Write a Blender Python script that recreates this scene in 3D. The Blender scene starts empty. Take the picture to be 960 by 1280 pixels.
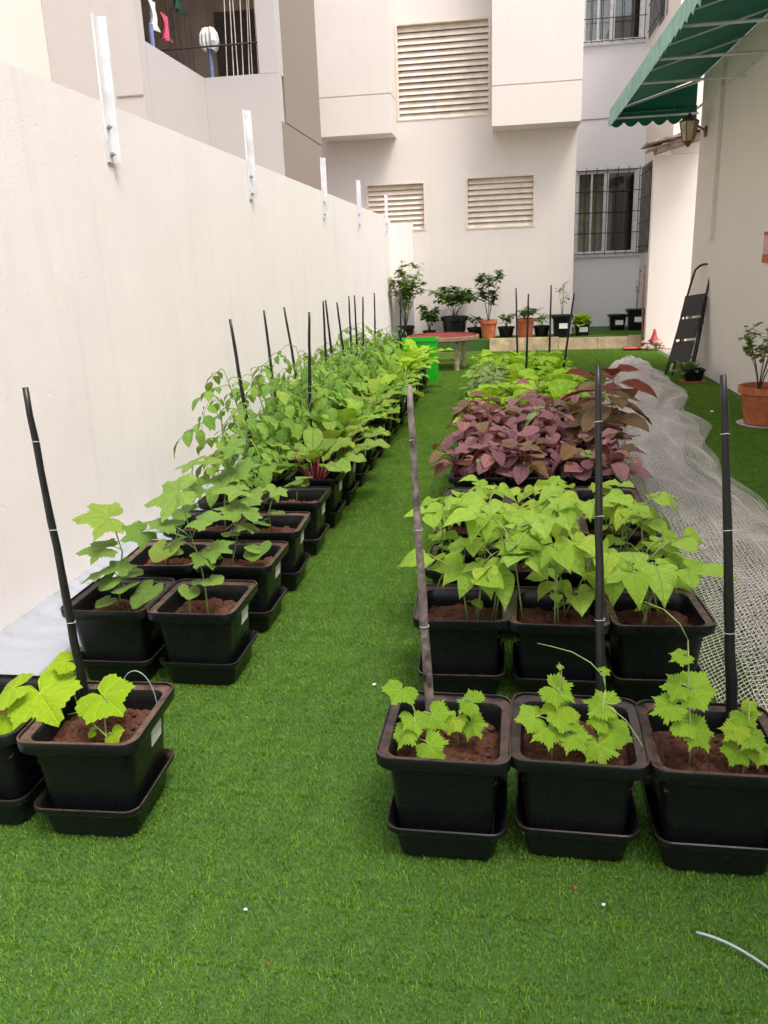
import bpy, math, random
import numpy as np
from mathutils import Matrix, Vector

random.seed(7)
sc = bpy.context.scene
COL = sc.collection
R = math.radians

# ------------------------------------------------------------------ camera, sky, sun, exposure
cd = bpy.data.cameras.new('camera')
cd.sensor_fit = 'HORIZONTAL'; cd.sensor_width = 36.0; cd.lens = 38.016
cd.clip_start = 0.05; cd.clip_end = 500
cam = bpy.data.objects.new('camera', cd); COL.objects.link(cam); sc.camera = cam
def cam_matrix(pitch, yaw, roll, loc):
    fwd0 = Vector((-math.sin(yaw), math.cos(yaw), 0)); right0 = Vector((math.cos(yaw), math.sin(yaw), 0)); up0 = Vector((0, 0, 1))
    fwd = fwd0*math.cos(pitch) - up0*math.sin(pitch); up = up0*math.cos(pitch) + fwd0*math.sin(pitch)
    r = right0*math.cos(roll) + up*math.sin(roll); u = up*math.cos(roll) - right0*math.sin(roll)
    m = Matrix((r, u, -fwd)).transposed().to_4x4(); m.translation = loc
    return m
cam.matrix_world = cam_matrix(0.289786, 0.152713, -0.038621, Vector((0, 0, 1.45)))

SUN_EL, SUN_AZ = 64.0, 130.0          # azimuth clockwise from +Y; high sun behind hazy cloud, over the right shoulder
w = bpy.data.worlds.new('World'); sc.world = w; w.use_nodes = True
wn = w.node_tree.nodes; wl = w.node_tree.links
bg = wn['Background']
sky = wn.new('ShaderNodeTexSky'); sky.sky_type = 'NISHITA'; sky.sun_disc = False
sky.sun_elevation = R(SUN_EL); sky.sun_rotation = R(SUN_AZ); sky.dust_density = 4.0; sky.air_density = 1.0; sky.ozone_density = 1.0
hs = wn.new('ShaderNodeHueSaturation'); hs.inputs['Saturation'].default_value = 0.35
wl.new(sky.outputs[0], hs.inputs['Color']); wl.new(hs.outputs[0], bg.inputs[0]); bg.inputs[1].default_value = 0.15
sd = bpy.data.lights.new('sun', 'SUN'); sd.energy = 1.1; sd.angle = R(22); sd.color = (1.0, 0.94, 0.86)
sun = bpy.data.objects.new('sun', sd); COL.objects.link(sun)
sv = Vector((math.cos(R(SUN_EL))*math.sin(R(SUN_AZ)), math.cos(R(SUN_EL))*math.cos(R(SUN_AZ)), math.sin(R(SUN_EL))))
sun.rotation_euler = sv.to_track_quat('Z', 'Y').to_euler(); sun.location = sv*20
vs = sc.view_settings
vs.view_transform = 'Standard'; vs.look = 'None'; vs.gamma = 1.0; vs.use_curve_mapping = False; vs.exposure = 1.32

# ------------------------------------------------------------------ materials
def new_mat(name):
    m = bpy.data.materials.new(name); m.use_nodes = True
    nt = m.node_tree; return m, nt, nt.nodes['Principled BSDF'], nt.nodes['Material Output']
def N(nt, t, **kw):
    n = nt.nodes.new(t)
    for k, v in kw.items():
        if k.startswith('i_'): n.inputs[k[2:].replace('_', ' ')].default_value = v
        else: setattr(n, k, v)
    return n
def math_node(nt, op, a, b=None, clamp=False):
    n = nt.nodes.new('ShaderNodeMath'); n.operation = op; n.use_clamp = clamp
    for i, v in enumerate((a, b)):
        if v is None: continue
        if isinstance(v, (int, float)): n.inputs[i].default_value = v
        else: nt.links.new(v, n.inputs[i])
    return n.outputs[0]
def mix_col(nt, fac, a, b, mode='MIX'):
    n = nt.nodes.new('ShaderNodeMix'); n.data_type = 'RGBA'; n.blend_type = mode
    for s, v in ((0, fac), (6, a), (7, b)):
        if isinstance(v, (int, float)): n.inputs[s].default_value = v
        elif isinstance(v, tuple): n.inputs[s].default_value = v + (1,) if len(v) == 3 else v
        else: nt.links.new(v, n.inputs[s])
    return n.outputs[2]
def noise(nt, scale, detail=4, rough=.6, vec=None, obj=True):
    n = nt.nodes.new('ShaderNodeTexNoise'); n.inputs['Scale'].default_value = scale
    n.inputs['Detail'].default_value = detail; n.inputs['Roughness'].default_value = rough
    if vec is None:
        g = nt.nodes.new('ShaderNodeNewGeometry'); vec = g.outputs['Position']
    nt.links.new(vec, n.inputs['Vector']); return n.outputs['Fac']
def ramp(nt, fac, lo, hi):
    n = nt.nodes.new('ShaderNodeMapRange'); n.inputs[1].default_value = lo; n.inputs[2].default_value = hi
    nt.links.new(fac, n.inputs[0]); return n.outputs[0]
def bump(nt, bs, h, strength=.3, dist=.01):
    b = nt.nodes.new('ShaderNodeBump'); b.inputs['Strength'].default_value = strength; b.inputs['Distance'].default_value = dist
    nt.links.new(h, b.inputs['Height']); nt.links.new(b.outputs[0], bs.inputs['Normal'])

def stucco(name, col, dirty, grain=90, stain=.5):
    m, nt, bs, out = new_mat(name)
    a = ramp(nt, noise(nt, 1.3, 6, .65), .35, .8)
    g = nt.nodes.new('ShaderNodeNewGeometry')
    mp = nt.nodes.new('ShaderNodeMapping'); mp.inputs['Scale'].default_value = (5, 5, .35); nt.links.new(g.outputs['Position'], mp.inputs['Vector'])
    drip = ramp(nt, noise(nt, 1.6, 5, .6, mp.outputs[0]), .52, .85)
    fac = math_node(nt, 'MULTIPLY', math_node(nt, 'ADD', math_node(nt, 'MULTIPLY', a, .35), math_node(nt, 'MULTIPLY', drip, .4)), stain, True)
    c = mix_col(nt, fac, col, dirty)
    spots = ramp(nt, noise(nt, 20, 5, .75), .68, .76)
    c = mix_col(nt, math_node(nt, 'MULTIPLY', spots, .45), c, dirty)
    nt.links.new(c, bs.inputs['Base Color']); bs.inputs['Roughness'].default_value = .9; bs.inputs['Specular IOR Level'].default_value = .2
    h = math_node(nt, 'ADD', math_node(nt, 'MULTIPLY', noise(nt, grain, 3, .6), .35), math_node(nt, 'MULTIPLY', noise(nt, 5, 2, .5), .5))
    h = math_node(nt, 'SUBTRACT', h, math_node(nt, 'MULTIPLY', ramp(nt, noise(nt, 22, 2, .5), .70, .78), .5))
    bump(nt, bs, h, .3, .010)
    return m
def plain(name, col, rough=.5, metal=0., var=.15, scale=12, spec=.5, bumps=0., bscale=60):
    m, nt, bs, out = new_mat(name)
    f = noise(nt, scale, 5, .6)
    d = tuple(max(0, c*(1-var*1.6)) for c in col); l = tuple(min(1, c*(1+var)) for c in col)
    nt.links.new(mix_col(nt, ramp(nt, f, .3, .7), d, l), bs.inputs['Base Color'])
    bs.inputs['Roughness'].default_value = rough; bs.inputs['Metallic'].default_value = metal; bs.inputs['Specular IOR Level'].default_value = spec
    if bumps: bump(nt, bs, noise(nt, bscale, 4, .6), bumps, .005)
    return m
def leaf_mat(name, c1, c2, vein=None, trans=.3, rough=.45, palm=False, back=None, k=9.0, spec=.2):
    m, nt, bs, out = new_mat(name)
    oi = nt.nodes.new('ShaderNodeObjectInfo'); ge = nt.nodes.new('ShaderNodeNewGeometry')
    rnd = math_node(nt, 'FRACT', math_node(nt, 'ADD', oi.outputs['Random'], ge.outputs['Random Per Island']))
    uv = nt.nodes.new('ShaderNodeUVMap'); uv.uv_map = 'UVMap'
    sp = nt.nodes.new('ShaderNodeSeparateXYZ'); nt.links.new(uv.outputs[0], sp.inputs[0])
    u, v = sp.outputs[0], sp.outputs[1]
    if palm:
        ang = math_node(nt, 'ARCTAN2', u, v)
        rr = math_node(nt, 'SQRT', math_node(nt, 'ADD', math_node(nt, 'MULTIPLY', u, u), math_node(nt, 'MULTIPLY', v, v)))
        fr = math_node(nt, 'ABSOLUTE', math_node(nt, 'SUBTRACT', math_node(nt, 'FRACT', math_node(nt, 'ADD', math_node(nt, 'DIVIDE', ang, .92), .5)), .5))
        dist = math_node(nt, 'MULTIPLY', fr, rr)
        line = math_node(nt, 'SUBTRACT', 1.0, math_node(nt, 'DIVIDE', dist, .02), True)
    else:
        au = math_node(nt, 'ABSOLUTE', u)
        mid = math_node(nt, 'SUBTRACT', 1.0, math_node(nt, 'DIVIDE', au, .022), True)
        s = math_node(nt, 'SINE', math_node(nt, 'MULTIPLY', math_node(nt, 'SUBTRACT', v, math_node(nt, 'MULTIPLY', au, .8)), k*6.283))
        side = math_node(nt, 'MULTIPLY', ramp(nt, s, .86, 1.0), .55, True)
        line = math_node(nt, 'MAXIMUM', mid, side)
    c = mix_col(nt, rnd, c1, c2)
    old = math_node(nt, 'MULTIPLY', math_node(nt, 'GREATER_THAN', math_node(nt, 'FRACT', math_node(nt, 'MULTIPLY', rnd, 7.31)), .86), .45)
    c = mix_col(nt, old, c, (min(1, c2[0]*1.35), c2[1]*1.02, c2[2]*.7))
    tc = nt.nodes.new('ShaderNodeTexCoord')
    nz = ramp(nt, noise(nt, 7, 4, .6, uv.outputs[0]), .3, .75)
    c = mix_col(nt, math_node(nt, 'MULTIPLY', nz, .5), c, tuple(x*.55 for x in c1))
    vc = vein or tuple(min(1, x*1.5+.03) for x in c2)
    c = mix_col(nt, math_node(nt, 'MULTIPLY', line, .7), c, vc)
    if back: c = mix_col(nt, ge.outputs['Backfacing'], c, back)
    nt.links.new(c, bs.inputs['Base Color']); bs.inputs['Roughness'].default_value = rough; bs.inputs['Specular IOR Level'].default_value = spec
    bump(nt, bs, math_node(nt, 'ADD', math_node(nt, 'MULTIPLY', line, -1.0), math_node(nt, 'MULTIPLY', noise(nt, 16, 3, .6, uv.outputs[0]), 1.6)), .6, .012)
    tr = nt.nodes.new('ShaderNodeBsdfTranslucent'); nt.links.new(mix_col(nt, .5, c, (c2[0]*1.5, c2[1]*1.35, c2[2]*.8)), tr.inputs['Color'])
    mx = nt.nodes.new('ShaderNodeMixShader'); mx.inputs[0].default_value = trans
    nt.links.new(bs.outputs[0], mx.inputs[1]); nt.links.new(tr.outputs[0], mx.inputs[2]); nt.links.new(mx.outputs[0], out.inputs[0])
    return m
def black_plastic(name, dust=.5):
    m, nt, bs, out = new_mat(name)
    g = nt.nodes.new('ShaderNodeNewGeometry'); sp = nt.nodes.new('ShaderNodeSeparateXYZ'); nt.links.new(g.outputs['Normal'], sp.inputs[0])
    up = ramp(nt, sp.outputs[2], .55, .95)
    d = math_node(nt, 'MULTIPLY', math_node(nt, 'MULTIPLY', up, ramp(nt, noise(nt, 26, 6, .75), .34, .58)), math_node(nt, 'MULTIPLY', nt.nodes.new('ShaderNodeObjectInfo').outputs['Random'], dust), True)
    splash = math_node(nt, 'MULTIPLY', ramp(nt, noise(nt, 38, 6, .75), .58, .72), .3)
    c = mix_col(nt, splash, (.006, .0065, .0075), (.05, .04, .034))
    c = mix_col(nt, d, c, (.20, .105, .075))
    nt.links.new(c, bs.inputs['Base Color'])
    r2 = math_node(nt, 'ADD', math_node(nt, 'MULTIPLY', noise(nt, 25, 4, .6), .28), .16); nt.links.new(r2, bs.inputs['Roughness']); bs.inputs['Specular IOR Level'].default_value = .32
    bump(nt, bs, noise(nt, 220, 2, .5), .06, .002)
    return m

M = {}
M['garden_wall'] = stucco('garden_wall_paint', (.83, .78, .76), (.52, .47, .45), 110, .6)
M['facade'] = stucco('facade_paint', (.73, .665, .625), (.50, .43, .38), 60, .5)
M['facade_grey'] = stucco('recess_paint', (.85, .82, .825), (.66, .64, .64), 60, .35)
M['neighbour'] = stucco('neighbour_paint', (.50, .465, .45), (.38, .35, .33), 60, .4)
M['neighbour_dark'] = stucco('neighbour_side_dark', (.27, .225, .19), (.19, .16, .13), 60, .4)  # side wall, darker and browner than the building's other faces
M['neighbour_warm'] = stucco('neighbour_warm_paint', (.74, .66, .60), (.52, .46, .40), 60, .4)
M['house'] = stucco('house_paint', (.82, .745, .69), (.60, .53, .47), 70, .35)
M['plinth'] = stucco('plinth_concrete', (.33, .345, .38), (.12, .10, .085), 40, 1.0)
M['groove'] = plain('joint_shadow', (.30, .26, .22), .9)
M['slat'] = plain('louvre_slat_paint', (.74, .64, .54), .7, var=.10, scale=5)
M['vent_dark'] = plain('vent_cavity', (.10, .07, .05), .9)
M['kerb'] = plain('kerb_stone', (.62, .46, .29), .85, var=.25, scale=5, bumps=.3)
M['pot'] = black_plastic('black_plastic', .7)
M['tray'] = black_plastic('black_tray_plastic', .35)
M['sticker'] = plain('paper_sticker', (.90, .89, .87), .7, var=.12, scale=160)
M['stake'] = plain('black_stake', (.008, .0075, .008), .4, var=.4, scale=30)
M['stake_grey'] = plain('weathered_stake', (.17, .135, .125), .6, var=.6, scale=35)
M['twine'] = plain('white_twine', (.48, .46, .42), .8)
M['net'] = plain('netting_thread', (.90, .81, .75), .6, var=.12, scale=3)
M['awning'] = None
M['steel'] = plain('painted_steel', (.70, .69, .71), .75, var=.12, scale=9)
M['bolt'] = plain('bolt_steel', (.28, .28, .32), .4, .8)
M['white_frame'] = plain('white_window_frame', (.74, .73, .74), .5)
M['iron'] = plain('iron_grille', (.025, .022, .024), .6)
M['terracotta'] = plain('terracotta', (.50, .135, .05), .75, var=.22, scale=9, bumps=.1)
M['terracotta_pale'] = plain('pale_saucer', (.55, .47, .44), .7)
M['rooftile'] = plain('roof_tile_clay', (.40, .29, .25), .8, var=.3, scale=9)
M['ladder'] = plain('ladder_black', (.022, .019, .018), .55, var=.3)
M['tread'] = plain('ladder_tread', (.045, .038, .036), .75, var=.3, scale=40, bumps=.3, bscale=200)
M['wood'] = plain('pale_wood', (.52, .40, .27), .7, var=.25, scale=14)
M['tabletop'] = plain('red_brown_table', (.19, .04, .034), .85, spec=.1, var=.3, scale=9)
M['tablerim'] = plain('table_rim_wood', (.36, .22, .15), .6, var=.25, scale=12)
M['greenbox'] = plain('bright_green_plastic', (.012, .42, .012), .4, var=.1, scale=4)
M['bamboo'] = plain('bamboo_stick', (.34, .20, .14), .7, var=.3, scale=30)
M['red'] = plain('red_plastic', (.42, .03, .035), .5, var=.2)
M['pink'] = plain('pink_cloth', (.62, .09, .16), .9, var=.2, scale=20)
M['white_cloth'] = plain('white_cloth', (.72, .70, .68), .9, var=.12, scale=15)
M['green_cloth'] = plain('dark_green_cloth', (.03, .09, .05), .9, var=.3, scale=15)
M['blue_pipe'] = plain('blue_pipe', (.16, .20, .38), .5)
M['shell'] = plain('dry_husk', (.50, .36, .25), .85, var=.35, scale=25, bumps=.3)
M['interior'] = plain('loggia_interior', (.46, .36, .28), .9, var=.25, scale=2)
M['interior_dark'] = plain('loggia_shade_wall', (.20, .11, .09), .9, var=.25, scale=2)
M['room'] = plain('dark_room', (.10, .085, .075), .9)
M['curtain'] = plain('beige_curtain', (.72, .63, .50), .9, var=.2, scale=8)
M['cord'] = plain('pale_cord', (.68, .62, .54), .7)
M['pebble'] = plain('debris_white', (.72, .70, .68), .7)
M['debris_red'] = plain('debris_red', (.35, .06, .05), .7)
M['cable'] = plain('grey_cable', (.36, .40, .40), .5)
M['brass'] = plain('lantern_metal', (.14, .09, .05), .45, .6)
M['stem_green'] = plain('green_stem', (.15, .25, .06), .6, var=.25, scale=20)
M['stem_pale'] = plain('pale_stem', (.28, .34, .12), .6, var=.25, scale=20)
M['stem_red'] = plain('red_stem', (.20, .03, .035), .55, var=.3, scale=20)
M['stem_wood'] = plain('woody_stem', (.10, .075, .05), .85, var=.3, scale=20)
M['tendril'] = plain('tendril', (.36, .36, .16), .6)

def soil_mat():
    m, nt, bs, out = new_mat('coco_soil')
    f = ramp(nt, noise(nt, 70, 6, .75), .3, .72)
    c = mix_col(nt, f, (.06, .022, .014), (.33, .145, .095))
    c = mix_col(nt, math_node(nt, 'MULTIPLY', ramp(nt, noise(nt, 9, 3, .5), .45, .75), .6), c, (.30, .15, .105))
    nt.links.new(c, bs.inputs['Base Color']); bs.inputs['Roughness'].default_value = .95; bs.inputs['Specular IOR Level'].default_value = .1
    bump(nt, bs, noise(nt, 130, 6, .8), 1.0, .02); return m
M['soil'] = soil_mat()
def turf_mats():
    m, nt, bs, out = new_mat('turf_backing')
    f = ramp(nt, noise(nt, 380, 4, .7), .3, .7)
    nt.links.new(mix_col(nt, f, (.02, .06, .008), (.06, .15, .02)), bs.inputs['Base Color']); bs.inputs['Roughness'].default_value = .9
    M['turf'] = m
    m, nt, bs, out = new_mat('turf_blade')
    ge = nt.nodes.new('ShaderNodeNewGeometry')
    c = mix_col(nt, ge.outputs['Random Per Island'], (.070, .170, .009), (.26, .45, .042))
    big = ramp(nt, noise(nt, .9, 3, .5), .35, .7)
    c = mix_col(nt, math_node(nt, 'MULTIPLY', big, .5), c, (.26, .42, .034))
    mid = ramp(nt, noise(nt, 14, 5, .7), .42, .66)
    c = mix_col(nt, math_node(nt, 'MULTIPLY', mid, .6), c, (.05, .145, .012))
    pale = math_node(nt, 'GREATER_THAN', ge.outputs['Random Per Island'], .93)
    c = mix_col(nt, math_node(nt, 'MULTIPLY', pale, .4), c, (.32, .46, .16))
    nt.links.new(c, bs.inputs['Base Color']); bs.inputs['Roughness'].default_value = .5; bs.inputs['Specular IOR Level'].default_value = .3
    tr = nt.nodes.new('ShaderNodeBsdfTranslucent'); nt.links.new(c, tr.inputs['Color'])
    mx = nt.nodes.new('ShaderNodeMixShader'); mx.inputs[0].default_value = .3
    nt.links.new(bs.outputs[0], mx.inputs[1]); nt.links.new(tr.outputs[0], mx.inputs[2]); nt.links.new(mx.outputs[0], out.inputs[0])
    M['blade'] = m
turf_mats()
def fabric_mat():
    m, nt, bs, out = new_mat('green_awning_fabric')
    g = nt.nodes.new('ShaderNodeNewGeometry')
    c = mix_col(nt, ramp(nt, noise(nt, 3, 4, .6), .3, .8), (.004, .055, .030), (.007, .078, .042))
    nt.links.new(c, bs.inputs['Base Color']); bs.inputs['Roughness'].default_value = .8
    tr = nt.nodes.new('ShaderNodeBsdfTranslucent'); nt.links.new(mix_col(nt, .5, c, (.012, .14, .075)), tr.inputs['Color'])
    mx = nt.nodes.new('ShaderNodeMixShader'); mx.inputs[0].default_value = .22
    nt.links.new(bs.outputs[0], mx.inputs[1]); nt.links.new(tr.outputs[0], mx.inputs[2]); nt.links.new(mx.outputs[0], out.inputs[0])
    M['awning'] = m
    M['awning_edge'] = plain('backlit_awning_edge', (.30, .50, .42), .8, var=.15, scale=6)  # light through the front valance put in as pale green; stitches share it
fabric_mat()
def glass_mat():
    m, nt, bs, out = new_mat('window_glass')
    bs.inputs['Base Color'].default_value = (.05, .05, .05, 1); bs.inputs['Roughness'].default_value = .04
    t = nt.nodes.new('ShaderNodeBsdfTransparent'); t.inputs[0].default_value = (.8, .8, .78, 1)
    gl = nt.nodes.new('ShaderNodeBsdfGlossy'); gl.inputs['Roughness'].default_value = .03
    fr = nt.nodes.new('ShaderNodeFresnel'); fr.inputs[0].default_value = 1.5
    mx = nt.nodes.new('ShaderNodeMixShader'); nt.links.new(math_node(nt, 'ADD', fr.outputs[0], .06), mx.inputs[0])
    nt.links.new(t.outputs[0], mx.inputs[1]); nt.links.new(gl.outputs[0], mx.inputs[2]); nt.links.new(mx.outputs[0], out.inputs[0])
    M['glass'] = m
glass_mat()
M['L_gourd'] = leaf_mat('gourd_leaf', (.24, .43, .03), (.35, .56, .05), palm=True, trans=.3)
M['L_cucumber'] = leaf_mat('cucumber_leaf', (.32, .52, .015), (.42, .60, .03), palm=True, trans=.35)
M['L_okra'] = leaf_mat('okra_leaf', (.14, .26, .04), (.24, .38, .06), palm=True, trans=.25, vein=(.26, .36, .14))
M['L_bean'] = leaf_mat('bean_leaf', (.30, .49, .04), (.42, .63, .10), trans=.32, k=5, vein=(.28, .44, .12))
M['L_tomato'] = leaf_mat('tomato_leaf', (.10, .24, .03), (.26, .43, .07), trans=.28, k=5)
M['L_chard'] = leaf_mat('chard_leaf', (.10, .25, .02), (.29, .47, .045), trans=.28, vein=(.32, .38, .14), k=6)
M['L_beet'] = leaf_mat('beet_leaf', (.11, .22, .025), (.24, .38, .05), trans=.25, vein=(.26, .05, .06), k=6)
M['L_amaranth'] = leaf_mat('amaranth_leaf', (.22, .095, .11), (.40, .21, .22), trans=.25, vein=(.19, .06, .08), k=7, back=(.17, .04, .06))
M['L_bronze'] = leaf_mat('bronze_leaf', (.17, .115, .055), (.26, .175, .085), trans=.25, vein=(.22, .06, .05), k=7, back=(.15, .018, .022))
M['L_maroon'] = leaf_mat('maroon_leaf', (.09, .016, .014), (.20, .045, .025), trans=.25, k=7, back=(.12, .012, .016))
M['L_lettuce'] = leaf_mat('lettuce_leaf', (.24, .44, .02), (.36, .56, .045), trans=.3, k=5)
M['L_sage'] = leaf_mat('pale_green_leaf', (.18, .30, .07), (.28, .40, .13), trans=.25, k=6)
M['L_dark'] = leaf_mat('dark_green_leaf', (.05, .11, .025), (.12, .20, .045), trans=.2, k=6, rough=.3)
M['L_shrub'] = leaf_mat('shrub_leaf', (.13, .22, .04), (.26, .36, .09), trans=.25, k=6)
M['L_dry'] = leaf_mat('dry_leaf', (.30, .22, .12), (.38, .30, .17), trans=.2, k=6)

# ------------------------------------------------------------------ mesh helpers
class MB:
    def __init__(s): s.v = []; s.f = []; s.uv = []
    def add(s, V, F, UV=None):
        o = len(s.v); s.v += [tuple(map(float, p)) for p in V]; s.f += [tuple(i+o for i in f) for f in F]
        s.uv += [tuple(map(float, p)) for p in UV] if UV is not None else [(0., 0.)]*len(V)
        return s
    def box(s, x0, x1, y0, y1, z0, z1, mat=None):
        V = [(x, y, z) for x in (x0, x1) for y in (y0, y1) for z in (z0, z1)]
        if mat is not None: V = [tuple(mat @ Vector(p)) for p in V]
        return s.add(V, [(0,1,3,2),(4,6,7,5),(0,4,5,1),(2,3,7,6),(0,2,6,4),(1,5,7,3)])
    def tube(s, pts, rad, n=6, cap=True):
        pts = [Vector(p) for p in pts]; k = len(pts)
        if not isinstance(rad, (list, tuple)): rad = [rad]*k
        V = []; F = []; prev = None
        for i, p in enumerate(pts):
            t = (pts[min(i+1, k-1)]-pts[max(i-1, 0)])
            t = t.normalized() if t.length > 1e-9 else Vector((0, 0, 1))
            a = prev if prev is not None else (Vector((1, 0, 0)) if abs(t.x) < .8 else Vector((0, 1, 0)))
            a = (a - t*a.dot(t)).normalized(); prev = a; b = t.cross(a)
            for j in range(n):
                q = 2*math.pi*j/n; V.append(p + (a*math.cos(q)+b*math.sin(q))*rad[i])
        for i in range(k-1):
            for j in range(n):
                F.append((i*n+j, i*n+(j+1) % n, (i+1)*n+(j+1) % n, (i+1)*n+j))
        if cap: F.append(tuple(range(n-1, -1, -1))); F.append(tuple((k-1)*n+j for j in range(n)))
        return s.add(V, F)
    def lathe(s, prof, n=28, c=(0, 0, 0), cap=True):
        V = [(c[0]+r*math.cos(2*math.pi*j/n), c[1]+r*math.sin(2*math.pi*j/n), c[2]+z) for r, z in prof for j in range(n)]
        F = [(i*n+j, i*n+(j+1) % n, (i+1)*n+(j+1) % n, (i+1)*n+j) for i in range(len(prof)-1) for j in range(n)]
        if cap: F.append(tuple(range(n-1, -1, -1))); k = len(prof)-1; F.append(tuple(k*n+j for j in range(n)))
        return s.add(V, F)
    def rsquare(s, prof, n=5, close_end=True):
        # prof: (half, corner radius, z)
        V = []; F = []; m = 4*(n+1)
        for h, r, z in prof:
            for q in range(4):
                cx = (h-r)*(1 if q in (0, 3) else -1); cy = (h-r)*(1 if q in (0, 1) else -1)
                for j in range(n+1):
                    a = math.pi/2*(q+j/n); V.append((cx+r*math.cos(a), cy+r*math.sin(a), z))
        for i in range(len(prof)-1):
            for j in range(m): F.append((i*m+j, i*m+(j+1) % m, (i+1)*m+(j+1) % m, (i+1)*m+j))
        F.append(tuple(range(m-1, -1, -1)))
        if close_end: k = len(prof)-1; F.append(tuple(k*m+j for j in range(m)))
        return s.add(V, F)
    def mesh(s, name, mat, smooth=False, uv=False):
        me = bpy.data.meshes.new(name); me.from_pydata(s.v, [], s.f); me.materials.append(mat)
        if uv:
            ul = me.uv_layers.new(name='UVMap'); idx = np.empty(len(me.loops), dtype=np.int32); me.loops.foreach_get('vertex_index', idx)
            ul.data.foreach_set('uv', np.array(s.uv, dtype=np.float32)[idx].ravel())
        if smooth: me.polygons.foreach_set('use_smooth', [True]*len(me.polygons))
        me.update(); return me
    def build(s, name, mat, parent=None, smooth=False, uv=False, loc=None):
        return link(name, s.mesh(name, mat, smooth, uv), parent, loc)
def link(name, me, parent=None, loc=None, rz=0):
    o = bpy.data.objects.new(name, me); COL.objects.link(o)
    if parent: o.parent = parent
    if loc is not None: o.location = loc
    if rz: o.rotation_euler.z = rz
    return o
def tag(o, label=None, cat=None, group=None, kind=None):
    if label: o['label'] = label
    if cat: o['category'] = cat
    if group: o['group'] = group
    if kind: o['kind'] = kind
    return o
def thing(name, label, cat, loc=(0, 0, 0), group=None, rz=0):
    return tag(link(name, None, None, loc, rz), label, cat, group)
def autosmooth(me, ang=40):
    me.polygons.foreach_set('use_smooth', [True]*len(me.polygons))
    try: me.set_sharp_from_angle(angle=R(ang))
    except Exception: pass
    return me
def part_box(name, mat, parent, x0, x1, y0, y1, z0, z1):
    return MB().box(x0, x1, y0, y1, z0, z1).build(name, mat, parent)
def panel_y(y, x0, x1, z0, z1, holes, depth, back=True):
    """wall sheet facing -Y at y, with rectangular holes and their reveals; a second skin 'depth' behind"""
    mb = MB(); xs = sorted({x0, x1, *[h[0] for h in holes], *[h[1] for h in holes]}); zs = sorted({z0, z1, *[h[2] for h in holes], *[h[3] for h in holes]})
    def inside(cx, cz): return any(h[0] < cx < h[1] and h[2] < cz < h[3] for h in holes)
    for yy in ((y, y+depth) if back else (y,)):
        for a, b in zip(xs, xs[1:]):
            for c, d in zip(zs, zs[1:]):
                if not inside((a+b)/2, (c+d)/2):
                    q = [(a, yy, c), (b, yy, c), (b, yy, d), (a, yy, d)]; mb.add(q if yy == y else q[::-1], [(0, 1, 2, 3)])
    for a, b, c, d in holes:
        y2 = y+depth
        mb.add([(a,y,c),(a,y,d),(a,y2,d),(a,y2,c)], [(0,1,2,3)]); mb.add([(b,y,c),(b,y2,c),(b,y2,d),(b,y,d)], [(0,1,2,3)])
        mb.add([(a,y,c),(a,y2,c),(b,y2,c),(b,y,c)], [(0,1,2,3)]); mb.add([(a,y,d),(b,y,d),(b,y2,d),(a,y2,d)], [(0,1,2,3)])
    y2 = y+depth
    mb.add([(x0,y,z0),(x0,y,z1),(x0,y2,z1),(x0,y2,z0)], [(0,1,2,3)]); mb.add([(x1,y,z0),(x1,y2,z0),(x1,y2,z1),(x1,y,z1)], [(0,1,2,3)])
    mb.add([(x0,y,z1),(x1,y,z1),(x1,y2,z1),(x0,y2,z1)], [(0,1,2,3)])
    return mb

# ------------------------------------------------------------------ the ground
ground = MB(); ground.add([(-60, -60, -.006), (60, -60, -.006), (60, 60, -.006), (-60, 60, -.006)], [(0, 1, 2, 3)])
tag(ground.build('ground', plain('bare_ground', (.30, .25, .20), .95, var=.3, scale=1)), kind='structure')
lawn = MB(); lawn.add([(-2.06, -4, 0), (2.56, -4, 0), (2.56, 14.7, 0), (-2.06, 14.7, 0)], [(0, 1, 2, 3)])
tag(lawn.build('lawn', M['turf']), kind='structure')
def blade_tile(size, count, hgt, seed):
    rnd = random.Random(seed); mb = MB()
    for _ in range(count):
        x = (rnd.random()-.5)*size; y = (rnd.random()-.5)*size; a = rnd.random()*6.283; h = hgt*(.55+.6*rnd.random()); wd = .0008+.0004*rnd.random()
        la = rnd.random()*6.283; ln = h*(.25+.75*rnd.random()); dx, dy = math.cos(la)*ln, math.sin(la)*ln; cx, cy = math.cos(a)*wd, math.sin(a)*wd
        mb.add([(x-cx, y-cy, 0), (x+cx, y+cy, 0), (x+cx*.8+dx*.4, y+cy*.8+dy*.4, h*.62), (x-cx*.8+dx*.4, y-cy*.8+dy*.4, h*.62), (x+dx, y+dy, h*.9)], [(0, 1, 2, 3), (3, 2, 4)])
    return mb
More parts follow.
